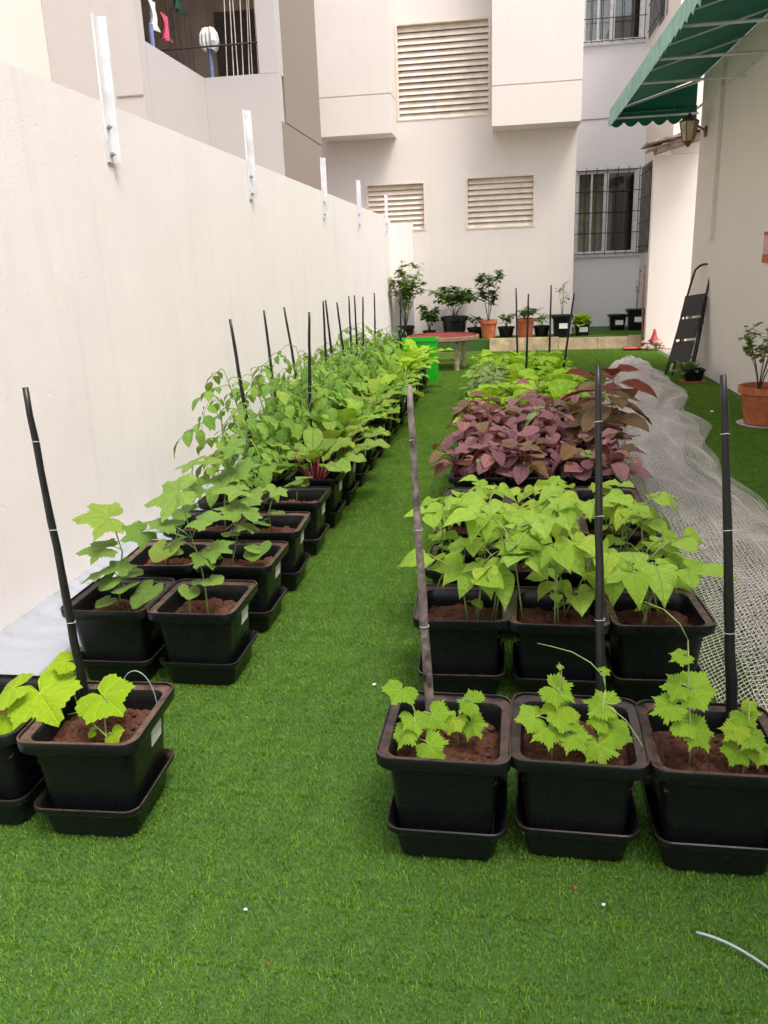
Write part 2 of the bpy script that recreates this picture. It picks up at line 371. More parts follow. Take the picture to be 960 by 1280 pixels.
def grass_object(name, x0, x1, y0, y1, z, tile=.2, count=1900, hgt=.0135, seed=1):
    o = blade_tile(tile*1.06, count, hgt, seed).build(name, M['blade'])
    ng = bpy.data.node_groups.new('spread_turf', 'GeometryNodeTree')
    ng.interface.new_socket('Geometry', in_out='INPUT', socket_type='NodeSocketGeometry'); ng.interface.new_socket('Geometry', in_out='OUTPUT', socket_type='NodeSocketGeometry')
    gi = ng.nodes.new('NodeGroupInput'); go = ng.nodes.new('NodeGroupOutput'); L = ng.links.new
    gr = ng.nodes.new('GeometryNodeMeshGrid'); nx = int((x1-x0)/tile); ny = int((y1-y0)/tile)
    gr.inputs['Size X'].default_value = (nx-1)*tile; gr.inputs['Size Y'].default_value = (ny-1)*tile
    gr.inputs['Vertices X'].default_value = nx; gr.inputs['Vertices Y'].default_value = ny
    tf = ng.nodes.new('GeometryNodeTransform'); tf.inputs['Translation'].default_value = ((x0+x1)/2, (y0+y1)/2, z); L(gr.outputs[0], tf.inputs[0])
    rv = ng.nodes.new('FunctionNodeRandomValue'); rv.data_type = 'INT'; rv.inputs[4].default_value = 0; rv.inputs[5].default_value = 3
    mu = ng.nodes.new('ShaderNodeMath'); mu.operation = 'MULTIPLY'; mu.inputs[1].default_value = math.pi/2; L(rv.outputs[2], mu.inputs[0])
    cx = ng.nodes.new('ShaderNodeCombineXYZ'); L(mu.outputs[0], cx.inputs[2])
    ip = ng.nodes.new('GeometryNodeInstanceOnPoints'); L(tf.outputs[0], ip.inputs['Points']); L(gi.outputs[0], ip.inputs['Instance']); L(cx.outputs[0], ip.inputs['Rotation'])
    L(ip.outputs[0], go.inputs[0])
    md = o.modifiers.new('spread', 'NODES'); md.node_group = ng
    return tag(o, kind='stuff')
g = grass_object('turf_grass', -2.0, 2.5, .7, 14.6, .001); g['label'] = 'bright green artificial turf covering the courtyard'; g['category'] = 'turf'

# ------------------------------------------------------------------ left garden wall
WX = -2.05
t = thing('garden_wall', 'long cream rendered boundary wall with a worn concrete strip along its foot', 'wall')
MB().box(WX-.22, WX, -5, 15.38, -.02, 2.33).build('wall', M['garden_wall'], t)
pl = MB()     # worn concrete strip along the foot
rnd = random.Random(3); ys = [-5+i*.05 for i in range(400)]
V = []
for y in ys:
    zt = .05+.006*math.sin(y*3)+rnd.uniform(-.006, .006); e = rnd.uniform(-.012, .012)
    V += [(WX+.001, y, zt+.03), (WX+.035+e, y, zt+.012+rnd.uniform(-.004, .004)), (WX+.10+e, y, zt-.012), (WX+.30+e*.5, y, .024), (WX+.32+e*.5, y, .0)]
pl.add(V, [(5*i+k, 5*i+5+k, 5*i+6+k, 5*i+1+k) for i in range(len(ys)-1) for k in range(4)])
pl.build('plinth', M['plinth'], t)
part_box('end_pier', M['garden_wall'], t, WX-.25, -1.66, 15.38, 15.595, 0, 2.25)
for k, (y, zt, nm) in enumerate(((4.35, 2.73, 'standing over the okra pots'), (6.83, 2.70, 'standing over the tomato plants'), (9.64, 2.68, 'before the dark building side'), (11.96, 2.66, 'just before the left vent'), (14.72, 2.68, 'in front of the left vent'))):
    t = thing('fence_bracket', 'white steel angle bolted to the garden wall, ' + nm, 'bracket', (WX, y, 2.04), 'steel angles along the garden wall')
    lean = Matrix.Rotation(R((-1.5, 1, 0, .6, -.5)[k]), 4, 'X')
    MB().box(.002, .012, -.032, .032, 0, zt-2.04, lean).box(.012, .052, .026, .032, 0, zt-2.04, lean).build('angle_bar', M['steel'], t)
    for z in (.04, .17):
        b = MB(); b.lathe([(.013, 0), (.013, .012), (.006, .013), (.006, .022)], 6); b.v = [(.012+p[2], p[0], z+p[1]) for p in b.v]; b.build('bolt', M['bolt'], t)

# ------------------------------------------------------------------ the apartment building at the end
t = thing('apartment_building', 'cream apartment block with louvred vents closing the far end of the courtyard', 'building')
YB = 15.6
vents = [(-2.51, -1.42, 2.12, 2.95, 9, 'ground'), (-.70, .527, 2.097, 2.98, 9, 'ground'), (-1.89, -.262, 3.96, 5.48, 15, 'upper')]
panel_y(YB, -3.9, 1.221, 0, 8.2, [v[:4] for v in vents], .16).build('wall', M['facade'], t)
for x0, x1, z0, z1, n, kk in vents:
    v = link('vent', None, t, (x0, YB, z0))
    MB().box(0, x1-x0, .2, .22, 0, z1-z0).build('cavity', M['vent_dark'], v)
    f = MB(); wv, hv = x1-x0, z1-z0
    f.box(.0, .035, -.012, .14, 0, hv).box(wv-.035, wv, -.012, .14, 0, hv).box(.035, wv-.035, -.012, .14, hv-.03, hv).box(.035, wv-.035, -.012, .14, 0, .02)
    f.build('frame', M['slat'], v)
    pitch = (hv-.05)/n
    me = MB().box(.036, wv-.036, -.002, .012, -pitch*.52, pitch*.52).mesh('slat', M['slat'])
    for i in range(n):
        s = link('slat', me, v, (0, .07, .02+(i+.5)*pitch)); s.rotation_euler.x = R(-30+random.uniform(-2, 2))
for x0, x1, jz in ((-3.2, -1.92, 4.30), (-.225, 1.235, 4.30)):           # projecting boxes of the upper storey
    b = MB(); b.box(x0, x1, 15.0, YB-.002, 3.69, jz-.009).box(x0+.015, x1-.015, 15.015, YB-.002, jz-.009, jz+.009).box(x0, x1, 15.0, YB-.002, jz+.009, 8.2)
    b.build('projecting_bay', M['facade'], t)
# recess with windows, to the right of the facade
YR = 17.2
MB().box(1.0, 1.219, YB+.165, YR, 0, 8.2).build('recess_return', M['facade_grey'], t)
wins = [(1.37, 2.50, 1.60, 3.12), (1.40, 2.46, 5.32, 6.8)]
panel_y(YR, 1.221, 2.62, 0, 8.2, wins, .14).build('recess_wall', M['facade_grey'], t)
MB().box(1.222, 2.6, YR-.012, YR-.002, 4.02, 4.035).build('render_joint', M['groove'], t)
for x0, x1, z0, z1 in wins:
    wv, hv = x1-x0, z1-z0
    v = link('window', None, t, (x0, YR, z0))
    f = MB(); fw = .05
    f.box(0, fw, .05, .11, 0, hv).box(wv-fw, wv, .05, .11, 0, hv).box(fw, wv-fw, .05, .11, 0, fw).box(fw, wv-fw, .05, .11, hv-fw, hv).box(wv/2-.05, wv/2+.04, .045, .105, fw, hv-fw).box(wv*.24, wv*.24+.035, .06, .1, fw, hv-fw)
    f.build('frame', M['white_frame'], v)
    for a, b in ((fw, wv/2-.05), (wv/2+.04, wv-fw)): MB().box(a, b, .08, .084, fw, hv-fw).build('pane', M['glass'], v)
    r_ = MB(); r_.add([(-.3,.15,-.3),(wv+.3,.15,-.3),(wv+.3,1.6,-.3),(-.3,1.6,-.3),(-.3,.15,hv+.3),(wv+.3,.15,hv+.3),(wv+.3,1.6,hv+.3),(-.3,1.6,hv+.3)], [(0,1,2,3),(4,7,6,5),(0,3,7,4),(1,5,6,2),(3,2,6,7)]); r_.build('room', M['room'], v)
    cu = MB(); n = 30
    cv = [(wv*.02+wv*.44*i/n, .22+.03*math.sin(i*1.35), z) for z in (-.05, hv+.05) for i in range(n+1)]
    cu.add(cv, [(i, i+1, n+2+i, n+1+i) for i in range(n)]); cu.build('curtain', M['curtain'], v, True)
    part_box('sill', M['white_frame'], v, -.06, wv+.06, -.05, .05, -.06, -.002)
    gm = MB().tube([(0, 0, -.02), (0, 0, hv+.05)], .007, 5).mesh('grille_bar', M['iron'])
    for i in range(7): link('grille_bar', gm, v, (-.03+i*(wv+.06)/6, -.06, 0))
    gh = MB().tube([(-.06, 0, 0), (wv+.06, 0, 0)], .008, 5).mesh('grille_rail', M['iron'])
    for i in range(5): link('grille_rail', gh, v, (0, -.075, .0+i*(hv)/4))

# ------------------------------------------------------------------ wall wing at the right of the recess: side window, pier, tile hood
t = thing('side_wing', 'pale wing with a barred side window and clay tile hood beyond the ladder', 'building')
sx = 2.62
def sidewall(x, y0, y1, z0, z1, holes, depth):
    mb = panel_y(0, y0, y1, z0, z1, holes, depth); mb.v = [(x+p[1], p[0], p[2]) for p in mb.v]; mb.f = [f[::-1] for f in mb.f]; return mb
sidewall(sx, 14.66, 17.3, 0, 8.2, [(15.6, 17.08, 1.60, 3.12), (15.6, 17.08, 5.3, 6.8)], .14).build('wall', M['house'], t)
for z0 in (1.60, 5.3):
    v = link('window', None, t, (sx, 15.6, z0)); hv = 1.5
    MB().box(.08, .13, 0, .05, 0, hv).box(.08, .13, 1.43, 1.48, 0, hv).box(.08, .13, .05, 1.43, 0, .05).box(.08, .13, .05, 1.43, hv-.05, hv).box(.08, .13, .72, .78, .05, hv-.05).build('frame', M['white_frame'], v)
    MB().box(.10, .104, .05, 1.43, .05, hv-.05).build('pane', M['glass'], v)
    MB().box(.16, .18, -.02, 1.5, -.02, hv+.02).build('blind', M['curtain'], v)
    gm = MB().tube([(0, 0, -.02), (0, 0, hv+.03)], .008, 5).mesh('grille_bar', M['iron'])
    for i in range(12): link('grille_bar', gm, v, (-.06, .02+i*.13, 0))
    gh = MB().tube([(0, -.05, 0), (0, 1.53, 0)], .008, 5).mesh('grille_rail', M['iron'])
    for i in range(4): link('grille_rail', gh, v, (-.075, 0, .1+i*.43))
MB().box(2.36, 3.4, 14.5, 14.66, 0, 3.04).build('pier', M['house'], t)
MB().box(2.62, 3.4, 14.5, 14.66, 3.045, 8.2).build('upper_wall', M['house'], t)
hood = link('tile_hood', None, t, (2.20, 14.5, 3.10))
MB().box(0, .98, -.40, -.002, -.03, -.005, Matrix.Rotation(R(-15), 4, 'Y')).build('board', M['rooftile'], hood)
tme = MB().box(0, .30, -.155, .155, 0, .028).mesh('roof_tile', M['rooftile'])
for r_ in range(4):
    for i in range(2):
        o = link('roof_tile', tme, hood, (-.05+r_*.25, -.40+.30*i+random.uniform(-.02, .02), .045+.062*r_)); o.rotation_euler = (R(random.uniform(-4, 4)), R(-9+random.uniform(-3, 3)), R(random.uniform(-5, 5)))
for k in range(3):
    MB().box(.12, .86, -.03, .03, -.10, -.034, Matrix.Translation((0, -.34+.15*k, 0)) @ Matrix.Rotation(R(-15), 4, 'Y')).build('rafter', M['rooftile'], hood)

# ------------------------------------------------------------------ house wall on the right, awning, lantern, sign
HX = 2.55
t = thing('house', 'cream rendered house wall carrying the green awning and lantern', 'building')
MB().box(HX, HX+.25, -4, 12.2, -.02, 7).build('wall', M['house'], t)
MB().box(HX+.25, HX+1.4, 11.95, 12.2, -.02, 7).build('end_wall', M['house'], t)
MB().box(HX-.05, HX-.001, 11.02, 11.18, 1.66, 3.62).build('conduit_cover', M['house'], t)
t = thing('awning', 'green fabric awning with scalloped valance on a white tube frame', 'awning', (HX, 8.7, 3.2))
ax0, az0, az1, ay0, ay1 = 1.40-HX, .19, .53, -5.2, 3.7
n = 60; mb = MB(); V = []
for i in range(n+1):
    y = ay0+(ay1-ay0)*i/n; ph = (y-ay1)/1.25
    sag = .022*abs(math.sin(math.pi*ph))
    for j in range(7):
        s = j/6; V.append((ax0*(1-s)-.004, y, az0+(az1-az0)*s-sag*math.sin(math.pi*s)*1.2))
nv = len(V)
F = [(i*7+j, i*7+j+1, (i+1)*7+j+1, (i+1)*7+j) for i in range(n) for j in range(6)]
mb.add(V, F); mb.build('canopy', M['awning'], t, True)
def scallop(p0, p1, z0, drop, count, name, mat, axis):
    mb = MB(); n = count*8; V = []
    for i in range(n+1):
        s = i/n; z = z0-drop*(.72+.28*abs(math.sin(math.pi*s*count))); wv = .012*math.sin(s*count*6.1)
        a = [p0[k]+(p1[k]-p0[k])*s for k in range(2)]; b = list(a); b[axis] += wv
        V += [(a[0], a[1], z0), (b[0], b[1], z)]
    mb.add(V, [(2*i, 2*i+2, 2*i+3, 2*i+1) for i in range(n)])
    return mb.build(name, mat, t, True)
scallop((ax0-.008, ay0), (ax0-.008, ay1), az0+.012, .215, 40, 'front_valance', M['awning_edge'], 0)
scallop((ax0, ay1+.006), (-.02, ay1+.006), az0+.012, .215, 6, 'end_valance', M['awning'], 1)
MB().add([(ax0, ay1+.003, az0-.01), (-.03, ay1+.003, az0-.01), (-.03, ay1+.003, az1-.02)], [(0, 1, 2)]).build('end_panel', M['awning'], t)
stitch = MB().box(-.012, .012, -.002, .002, -.004, .004).mesh('stitch', M['awning_edge'])
for i in range(16): link('stitch', stitch, t, (ax0+.16+i*.045, ay1-.001, az0-.03))
for y in (ay1-.02, 1.45, .35, -.8, -2.0, -3.2, -4.4):
    MB().tube([(ax0+.01, y, az0-.09), (-.0, y, az0-.09)], .014, 8).build('cross_tube', M['steel'], t)
    MB().tube([(ax0+.02, y, az0-.005), (-.01, y, az1-.045)], .011, 8).build('rafter_tube', M['steel'], t)
MB().tube([(ax0+.012, ay0, az0-.02), (ax0+.012, ay1, az0-.02)], .015, 8).build('front_tube', M['steel'], t)
MB().tube([(-.02, ay0, az0-.03), (-.02, ay1, az0-.03)], .015, 8).build('wall_tube', M['steel'], t)
t = thing('wall_lantern', 'small brass wall lantern under the end of the awning', 'lantern', (HX, 11.85, 3.0))
MB().lathe([(.045, 0), (.045, .015), (.02, .02)], 12).build('wall_plate', M['brass'], t).rotation_euler.y = R(-90)
MB().tube([(0, 0, 0), (-.06, 0, .04), (-.13, 0, .10), (-.15, 0, .12)], .008, 6).build('arm', M['brass'], t)
MB().lathe([(.005, .16), (.03, .13), (.085, .095), (.085, .085)], 6, (-.15, 0, 0)).build('cap', M['brass'], t)
MB().lathe([(.078, .085), (.045, -.07)], 6, (-.15, 0, 0)).build('glass', plain('lantern_glass', (.55, .46, .32), .15), t)
for k in range(6):
    a = k*math.pi/3; MB().tube([(-.15+.08*math.cos(a), .08*math.sin(a), .085), (-.15+.047*math.cos(a), .047*math.sin(a), -.07)], .005, 4).build('cage_rib', M['brass'], t)
MB().lathe([(.05, -.07), (.03, -.09), (.006, -.12)], 6, (-.15, 0, 0)).build('finial', M['brass'], t)
t.scale = (1.45, 1.45, 1.45)
t = thing('wall_plaque', 'small red and pale pink plaque fixed to the house wall', 'sign', (HX, 8.62, 1.38))
MB().box(-.02, -.001, -.28, .27, 0, .29).build('board', plain('plaque_pink', (.62, .36, .36), .5, var=.2), t)
MB().box(-.024, -.0205, -.28, .27, 0, .08).build('lower_band', M['terracotta'], t)
MB().box(-.024, -.0205, -.28, .27, .26, .29).build('upper_band', M['red'], t)

# ------------------------------------------------------------------ neighbouring balcony building behind the garden wall
t = thing('balcony_building', 'grey neighbouring building with an open drying balcony behind the garden wall', 'building')
MB().box(-6.5, -4.94, -3, 9.3, 0, 8.2).build('near_wall', M['neighbour_warm'], t)
MB().box(-4.938, -3.9, 9.3, 9.5, 0, 8.2).build('front_pier', M['neighbour'], t)
MB().box(-4.05, -3.898, 9.502, 11.34, 0, 3.94).build('side_parapet', M['neighbour'], t)
MB().box(-3.896, -2.902, 11.34, 11.5, 0, 3.94).build('front_parapet', M['neighbour'], t)
MB().box(-3.15, -2.902, 11.338, 11.6, 3.941, 8.2).build('corner_post', M['neighbour'], t)
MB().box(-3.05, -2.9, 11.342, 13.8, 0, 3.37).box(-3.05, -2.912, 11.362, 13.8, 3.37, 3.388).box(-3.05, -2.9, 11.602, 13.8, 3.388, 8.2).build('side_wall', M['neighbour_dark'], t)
MB().box(-4.94, -4.92, 9.28, 9.298, 3.37, 3.385).box(-4.2, -3.9, 9.29, 9.299, 3.365, 3.378).build('render_joint', M['groove'], t)
MB().box(-6.2, -4.06, 9.55, 11.52, 2.9, 3.0).box(-6.2, -3.06, 11.52, 13.2, 2.9, 3.0).build('balcony_floor', M['interior'], t)
MB().box(-6.2, -3.06, 13.2, 13.4, 3.0, 6.4).build('back_wall', M['interior'], t)
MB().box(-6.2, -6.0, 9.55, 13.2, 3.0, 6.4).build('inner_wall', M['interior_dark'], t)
MB().box(-6.2, -3.9, 9.51, 11.33, 6.4, 6.6).box(-6.2, -3.16, 11.33, 13.4, 6.4, 6.6).build('balcony_ceiling', M['interior'], t)
MB().box(-4.3, -3.4, 13.17, 13.198, 3.1, 5.2).build('doorway', M['room'], t)
MB().tube([(-6, 11.42, 4.32), (-3.16, 11.42, 4.32)], .012, 6).build('rail', M['iron'], t)
for i in range(5): MB().tube([(-3.97, 10.45+i*.19, 3.94), (-3.97, 10.45+i*.19, 4.55+.2*(i % 2))], .007, 5).build('rail_bar', M['iron'], t)
for i in range(7):
    x = -3.62+i*.07+random.uniform(-.02, .02)
    tag(MB().tube([(x, 11.45, 3.945), (x+random.uniform(.0, .12), 11.5, 6.38)], .006, 5).build('clothes_cord', M['cord']), 'pale cord running up inside the drying balcony opening', 'cord', 'cords in the balcony opening')
def cloth(name, label, mat, x, y, ztop, wd, ln, cat='laundry', axis=1):
    mb = MB(); a, b = 8, 10; V = []
    for s in (0, 1):
        for j in range(b+1):
            for i in range(a+1):
                u = i/a-.5; f = .035*math.sin(i*2.1+j*.3)*(.4+j/b); tw = wd*(1-.25*math.sin(j/b*3))
                p = [f+s*.006, u*tw, -ln*j/b*(1+.06*math.sin(i*1.7))]
                if axis == 0: p = [p[1], p[0], p[2]]
                V.append(p)
    k = (a+1)*(b+1)
    F = [(j*(a+1)+i, j*(a+1)+i+1, (j+1)*(a+1)+i+1, (j+1)*(a+1)+i) for j in range(b) for i in range(a)]
    F += [tuple(q+k for q in f[::-1]) for f in F]
    mb.add(V, F); return tag(mb.build(name, mat, None, True, loc=(x, y, ztop)), label, cat)
cloth('hanging_cloth', 'white cloth hanging at the near end of the drying balcony', M['white_cloth'], -4.15, 10.42, 4.60, .22, .30)
cloth('hanging_cloth', 'pink cloth hanging in the drying balcony', M['pink'], -4.17, 10.84, 4.56, .24, .27)
cloth('hanging_cloth', 'dark green cloth hanging high in the drying balcony', M['green_cloth'], -4.3, 11.75, 5.3, .4, .45)
for lab, x, y, zt, head in (('blue pole leaning at the near end of the drying balcony', -4.12, 10.25, 4.28, False), ('blue mop pole with a pale mop head in the balcony corner', -3.86, 11.56, 4.35, True)):
    t = thing('mop' if head else 'blue_pole', lab, 'mop' if head else 'pole', (x, y, 3.0))
    MB().tube([(0, 0, 0), (0, 0, zt-3.0)], .03, 8).build('handle', M['blue_pipe'], t)
    if head:
        mb = MB()
        for k in range(60):
            a = random.random()*6.28; r_ = .03+.08*random.random()**.5; ca, sa = math.cos(a), math.sin(a); h_ = random.uniform(-.02, .05)
            mb.tube([(0, 0, zt-3+.20), (r_*ca*.6, r_*sa*.6, zt-3+.21), (r_*ca, r_*sa, zt-3+.14), (r_*ca*1.1, r_*sa*1.1, zt-3+.05), (r_*.85*ca, r_*.85*sa, zt-3-.01-h_)], [.012, .015, .017, .016, .012], 5)
        mb.build('mop_head', M['white_cloth'], t)
    else: MB().lathe([(.031, zt-3), (.034, zt-2.98), (.02, zt-2.97)], 8).build('end_cap', M['blue_pipe'], t)

# ------------------------------------------------------------------ leaf templates (petiole at the origin, tip along +Y, upper side +Z)
def palm_leaf(lobes, sig, floor, serr, nser, n=56, cup=.12, wave=.05, seed=0):
    rnd = random.Random(seed); V = [(0, 0, 0)]; th = []; rr = []
    for i in range(n):
        a = -math.pi*.93+2*math.pi*.93*i/(n-1); r_ = floor*(1 if abs(a) < 2.5 else max(.35, 1-(abs(a)-2.5)*1.3))
        for la, ll in lobes: r_ = max(r_, ll*math.exp(-((a-la)/sig)**2))
        r_ *= 1+serr*(abs(((i*nser) % 2)-1)*2-1)+rnd.uniform(-.02, .02); th.append(a); rr.append(r_)
    for k in (.34, .68, 1.0):
        for a, r_ in zip(th, rr):
            q = r_*k; x, y = q*math.sin(a), q*math.cos(a)
            V.append((x, y, cup*q*q*-1+wave*q*math.cos(a*3.4+seed)+.03*abs(x)+wave*.5*k*math.sin(a*7+seed*2)))
    F = [(0, 1+i+1, 1+i) for i in range(n-1)]
    for k in range(2):
        o = 1+k*n; F += [(o+i, o+i+1, o+n+i+1, o+n+i) for i in range(n-1)]
    V = np.array(V); wd = V[:, 0].max()-V[:, 0].min(); UV = V[:, :2].copy(); return (V/wd, F, UV)
def blade_leaf(wfun, n=8, fold=.15, droop=.25, ruffle=0., rf=9., W=.5, seed=0, across=2):
    V = []; UV = []; m = 2*across+1
    for i in range(n+1):
        t_ = i/n; w_ = W*wfun(t_)
        for j in range(-across, across+1):
            s = j/across; x = s*w_
            V.append((x, t_-.03*(1-abs(s))*0, fold*abs(x)-droop*t_*t_+ruffle*abs(s)**1.5*math.sin(rf*t_+seed+(1.3 if s > 0 else 0))+.012*math.sin(t_*17+s*5+seed)))
            UV.append((s*w_, t_))
    F = [(i*m+j, i*m+j+1, (i+1)*m+j+1, (i+1)*m+j) for i in range(n) for j in range(m-1)]
    return (np.array(V), F, np.array(UV))
def compound(leaflet, rows, seed=0, droop=.3):
    rnd = random.Random(seed); Vs = []; Fs = []; UVs = []; o = 0
    def put(px, py, pz, ang, sc_, dz):
        nonlocal o
        V, F, UV = leaflet; V = V*sc_; c, s = math.cos(ang), math.sin(ang); cz, sz = math.cos(dz), math.sin(dz)
        y2 = V[:, 1]*cz+V[:, 2]*sz; z2 = -V[:, 1]*sz+V[:, 2]*cz
        W_ = np.stack([V[:, 0]*c+y2*s+px, -V[:, 0]*s+y2*c+py, z2+pz], 1); Vs.append(W_); Fs.extend([tuple(i+o for i in f) for f in F]); UVs.append(UV); o += len(V)
    for k, (t_, s) in enumerate(rows):
        for sd in (-1, 1): put(.03*sd, t_+rnd.uniform(-.03, .03), -droop*t_*t_, sd*(1.15+rnd.uniform(-.2, .2)), s*rnd.uniform(.85, 1.1), rnd.uniform(.1, .8))
    put(0, .74, -droop*.55, rnd.uniform(-.1, .1), .42, .6)
    rach = MB(); rach.tube([(0, 0, 0), (0, .35, -droop*.12), (0, .76, -droop*.56)], [.014, .01, .005], 4)
    Vs.append(np.array(rach.v)); Fs.extend([tuple(i+o for i in f) for f in rach.f]); UVs.append(np.zeros((len(rach.v), 2))+.3)
    return (np.concatenate(Vs), Fs, np.concatenate(UVs))
ov = lambda p, q: (lambda t_: max(0., (max(t_, 0.)**p)*((1-t_)**q))/((p/(p+q))**p*(q/(p+q))**q))
LT = {}
d2 = math.radians
LT['gourd'] = [palm_leaf([(0, 1), (d2(52), .92), (-d2(52), .92), (d2(105), .8), (-d2(105), .8), (d2(150), .55), (-d2(150), .55)], .40, .70, .085, 1, cup=.2, wave=.06, seed=k) for k in range(3)] + \
              [palm_leaf([(0, 1), (d2(60), .97), (-d2(60), .97), (d2(120), .9), (-d2(120), .9)], .62, .8, .05, 1, cup=.2, wave=.05, seed=9)]
LT['cucumber'] = [palm_leaf([(0, 1.05), (d2(62), .98), (-d2(62), .98), (d2(122), .9), (-d2(122), .9)], .55, .84, .035, 1, cup=.16, wave=.06, seed=k+20) for k in range(2)]
LT['okra'] = [palm_leaf([(0, 1.05), (d2(58), .95), (-d2(58), .95), (d2(118), .78), (-d2(118), .78)], .44, .66, .045, 1, cup=.14, wave=.06, seed=k+30) for k in range(3)]
LT['round'] = [palm_leaf([(0, .9)], 1.2, .82, .01, 1, n=24, cup=.1, wave=.04, seed=41)]
LT['bean'] = [blade_leaf(lambda t_: ov(.55, 1.15)(t_)*(1 if t_ < .8 else 1-.35*(t_-.8)/.2), 10, (.25, .5, .1, .65, .38)[k], (.2, .45, .32, .15, .6)[k], .025, 7, (.42, .40, .44, .38, .41)[k], k*1.7, 2) for k in range(5)]
LT['amaranth'] = [blade_leaf(ov(.7, .8), 8, (.28, .5, .15, .35)[k], (.25, .4, .12, .5)[k], .025, 9, (.40, .36, .42, .38)[k], k*1.3, 2) for k in range(4)]
LT['bronze'] = [blade_leaf(ov(.7, .85), 9, .3, .22, .015, 6, .32, k, 2) for k in range(3)]
LT['chard'] = [blade_leaf(ov(.75, .55), 10, .2, .35, .05, 19, .34, k*2, 2) for k in range(4)]
LT['lettuce'] = [blade_leaf(ov(.8, .38), 9, .25, .38, .07, 22, .36, k*2, 2) for k in range(3)]
LT['small'] = [blade_leaf(ov(.8, .8), 5, .25, .2, .0, 5, .27, k, 1) for k in range(2)]
LT['mint'] = [blade_leaf(ov(.8, .9), 5, .2, .3, .02, 9, .26, k, 1) for k in range(2)]
tl = blade_leaf(ov(.7, .95), 6, .25, .35, .03, 14, .34, 1, 1)
LT['tomato'] = [compound(tl, [(.28, .26), (.5, .36)], k, .35+.15*k) for k in range(3)]
MATS = {'gourd': 'L_gourd', 'cucumber': 'L_cucumber', 'okra': 'L_okra', 'round': 'L_okra', 'bean': 'L_bean', 'amaranth': 'L_amaranth', 'bronze': 'L_bronze', 'chard': 'L_chard', 'lettuce': 'L_lettuce', 'small': 'L_shrub', 'mint': 'L_sage', 'tomato': 'L_tomato'}
_lm = {}
def leaf_mesh(kind, i, mat):
    key = (kind, i, mat)
    if key not in _lm:
        V, F, UV = LT[kind][i]; mb = MB(); mb.add(V, F, UV); _lm[key] = mb.mesh('leaf', M[mat], True, True)
    return _lm[key]
def frame(d, nrm):
    d = Vector(d).normalized(); nrm = Vector(nrm); nrm = nrm-d*nrm.dot(d)
    if nrm.length < 1e-4: nrm = Vector((1, 0, 0))-d*d.x
    nrm.normalize(); x = d.cross(nrm)
    return Matrix((x, d, nrm)).transposed()
class Plant:
    def __init__(s, name, label, cat, loc, group, joined=False, stem='stem_green', seed=0):
        s.root = thing(name, label, cat, loc, group); s.o = Vector(loc); s.joined = joined; s.stem = MB(); s.sm = stem; s.fol = {}; s.r = random.Random(seed); s.n = 0
    def leaf(s, kind, pos, d, nrm, size, mat=None):
        mat = mat or MATS[kind]; i = s.r.randrange(len(LT[kind])); Rm = frame(d, nrm); size *= 1
        if s.joined:
            V, F, UV = LT[kind][i]; A = np.array(Rm)*size; s.fol.setdefault(mat, MB()).add(V @ A.T + np.array(pos), F, UV)
        else:
            o = bpy.data.objects.new('leaf', leaf_mesh(kind, i, mat)); COL.objects.link(o); o.parent = s.root
            o.matrix_basis = Matrix.Translation(pos) @ Rm.to_4x4() @ Matrix.Diagonal((size*s.r.uniform(.9, 1.1), size, size, 1))
        s.n += 1
    def stalk(s, a, b, r0, r1, arch=.0, n=5):
        a, b = Vector(a), Vector(b); pts = []
        for k in range(4):
            t_ = k/3; p = a.lerp(b, t_); p.z += arch*math.sin(math.pi*t_); pts.append(p)
        s.stem.tube(pts, [r0+(r1-r0)*k/3 for k in range(4)], n)
    def done(s):
        if s.stem.v: s.stem.build('stem', M[s.sm], s.root, True)
        for k, mb in s.fol.items(): mb.build('foliage', M[k], s.root, True, True)
        return s.root
def sph(az, el): return Vector((math.cos(az)*math.cos(el), math.sin(az)*math.cos(el), math.sin(el)))

def grow_bean(p, n=3, hmin=.10, hmax=.28, size=.15, spread=.09):
    for k in range(n):
        a = p.r.random()*6.28; b = Vector((spread*math.cos(a)*p.r.random(), spread*math.sin(a)*p.r.random(), 0)); h = p.r.uniform(hmin, hmax)
        top = b+Vector((p.r.uniform(-.05, .05), p.r.uniform(-.05, .05), h)); p.stalk(b, top, .0035, .0025)
        m = p.r.choice((2, 3, 3)) if hmax > .18 else 1
        az = p.r.random()*6.28
        for j in range(m):
            az += 2.1+p.r.uniform(-.5, .5); s0 = b.lerp(top, .55+.45*(j+1)/m); e = s0+sph(az, p.r.uniform(.35, 1.0))*p.r.uniform(.05, .13)
            p.stalk(s0, e, .0025, .0018, .015)
            for da, sz in ((0, 1), (1.25, .88), (-1.25, .88)):
                dr = sph(az+da+p.r.uniform(-.25, .25), p.r.uniform(-.5, .3)); q = e+sph(az+da, .1)*(.03 if da == 0 else .008)
                p.leaf('bean', q, dr, Vector((0, -.25, 1))+Vector((p.r.uniform(-.3, .3), p.r.uniform(-.3, .3), 0)), size*sz*p.r.uniform(.6, 1.2))
        if p.r.random() < .6:     # seed-leaf pair low down
            for sd in (0, 3.14): p.leaf('bean', b+Vector((0, 0, h*.45)), sph(az+sd, -.1), (0, 0, 1), .05)
def grow_seedling(p, kind='bean', n=2, h=.08, size=.06):
    for k in range(n):
        b = Vector((p.r.uniform(-.07, .07), p.r.uniform(-.07, .07), 0)); top = b+Vector((p.r.uniform(-.02, .02), p.r.uniform(-.02, .02), h*p.r.uniform(.7, 1.3))); p.stalk(b, top, .0025, .002)
        az = p.r.random()*6.28
        for j in range(3): p.leaf(kind, top, sph(az+j*2.1, p.r.uniform(-.3, .4)), (0, -.2, 1), size*p.r.uniform(.8, 1.2))
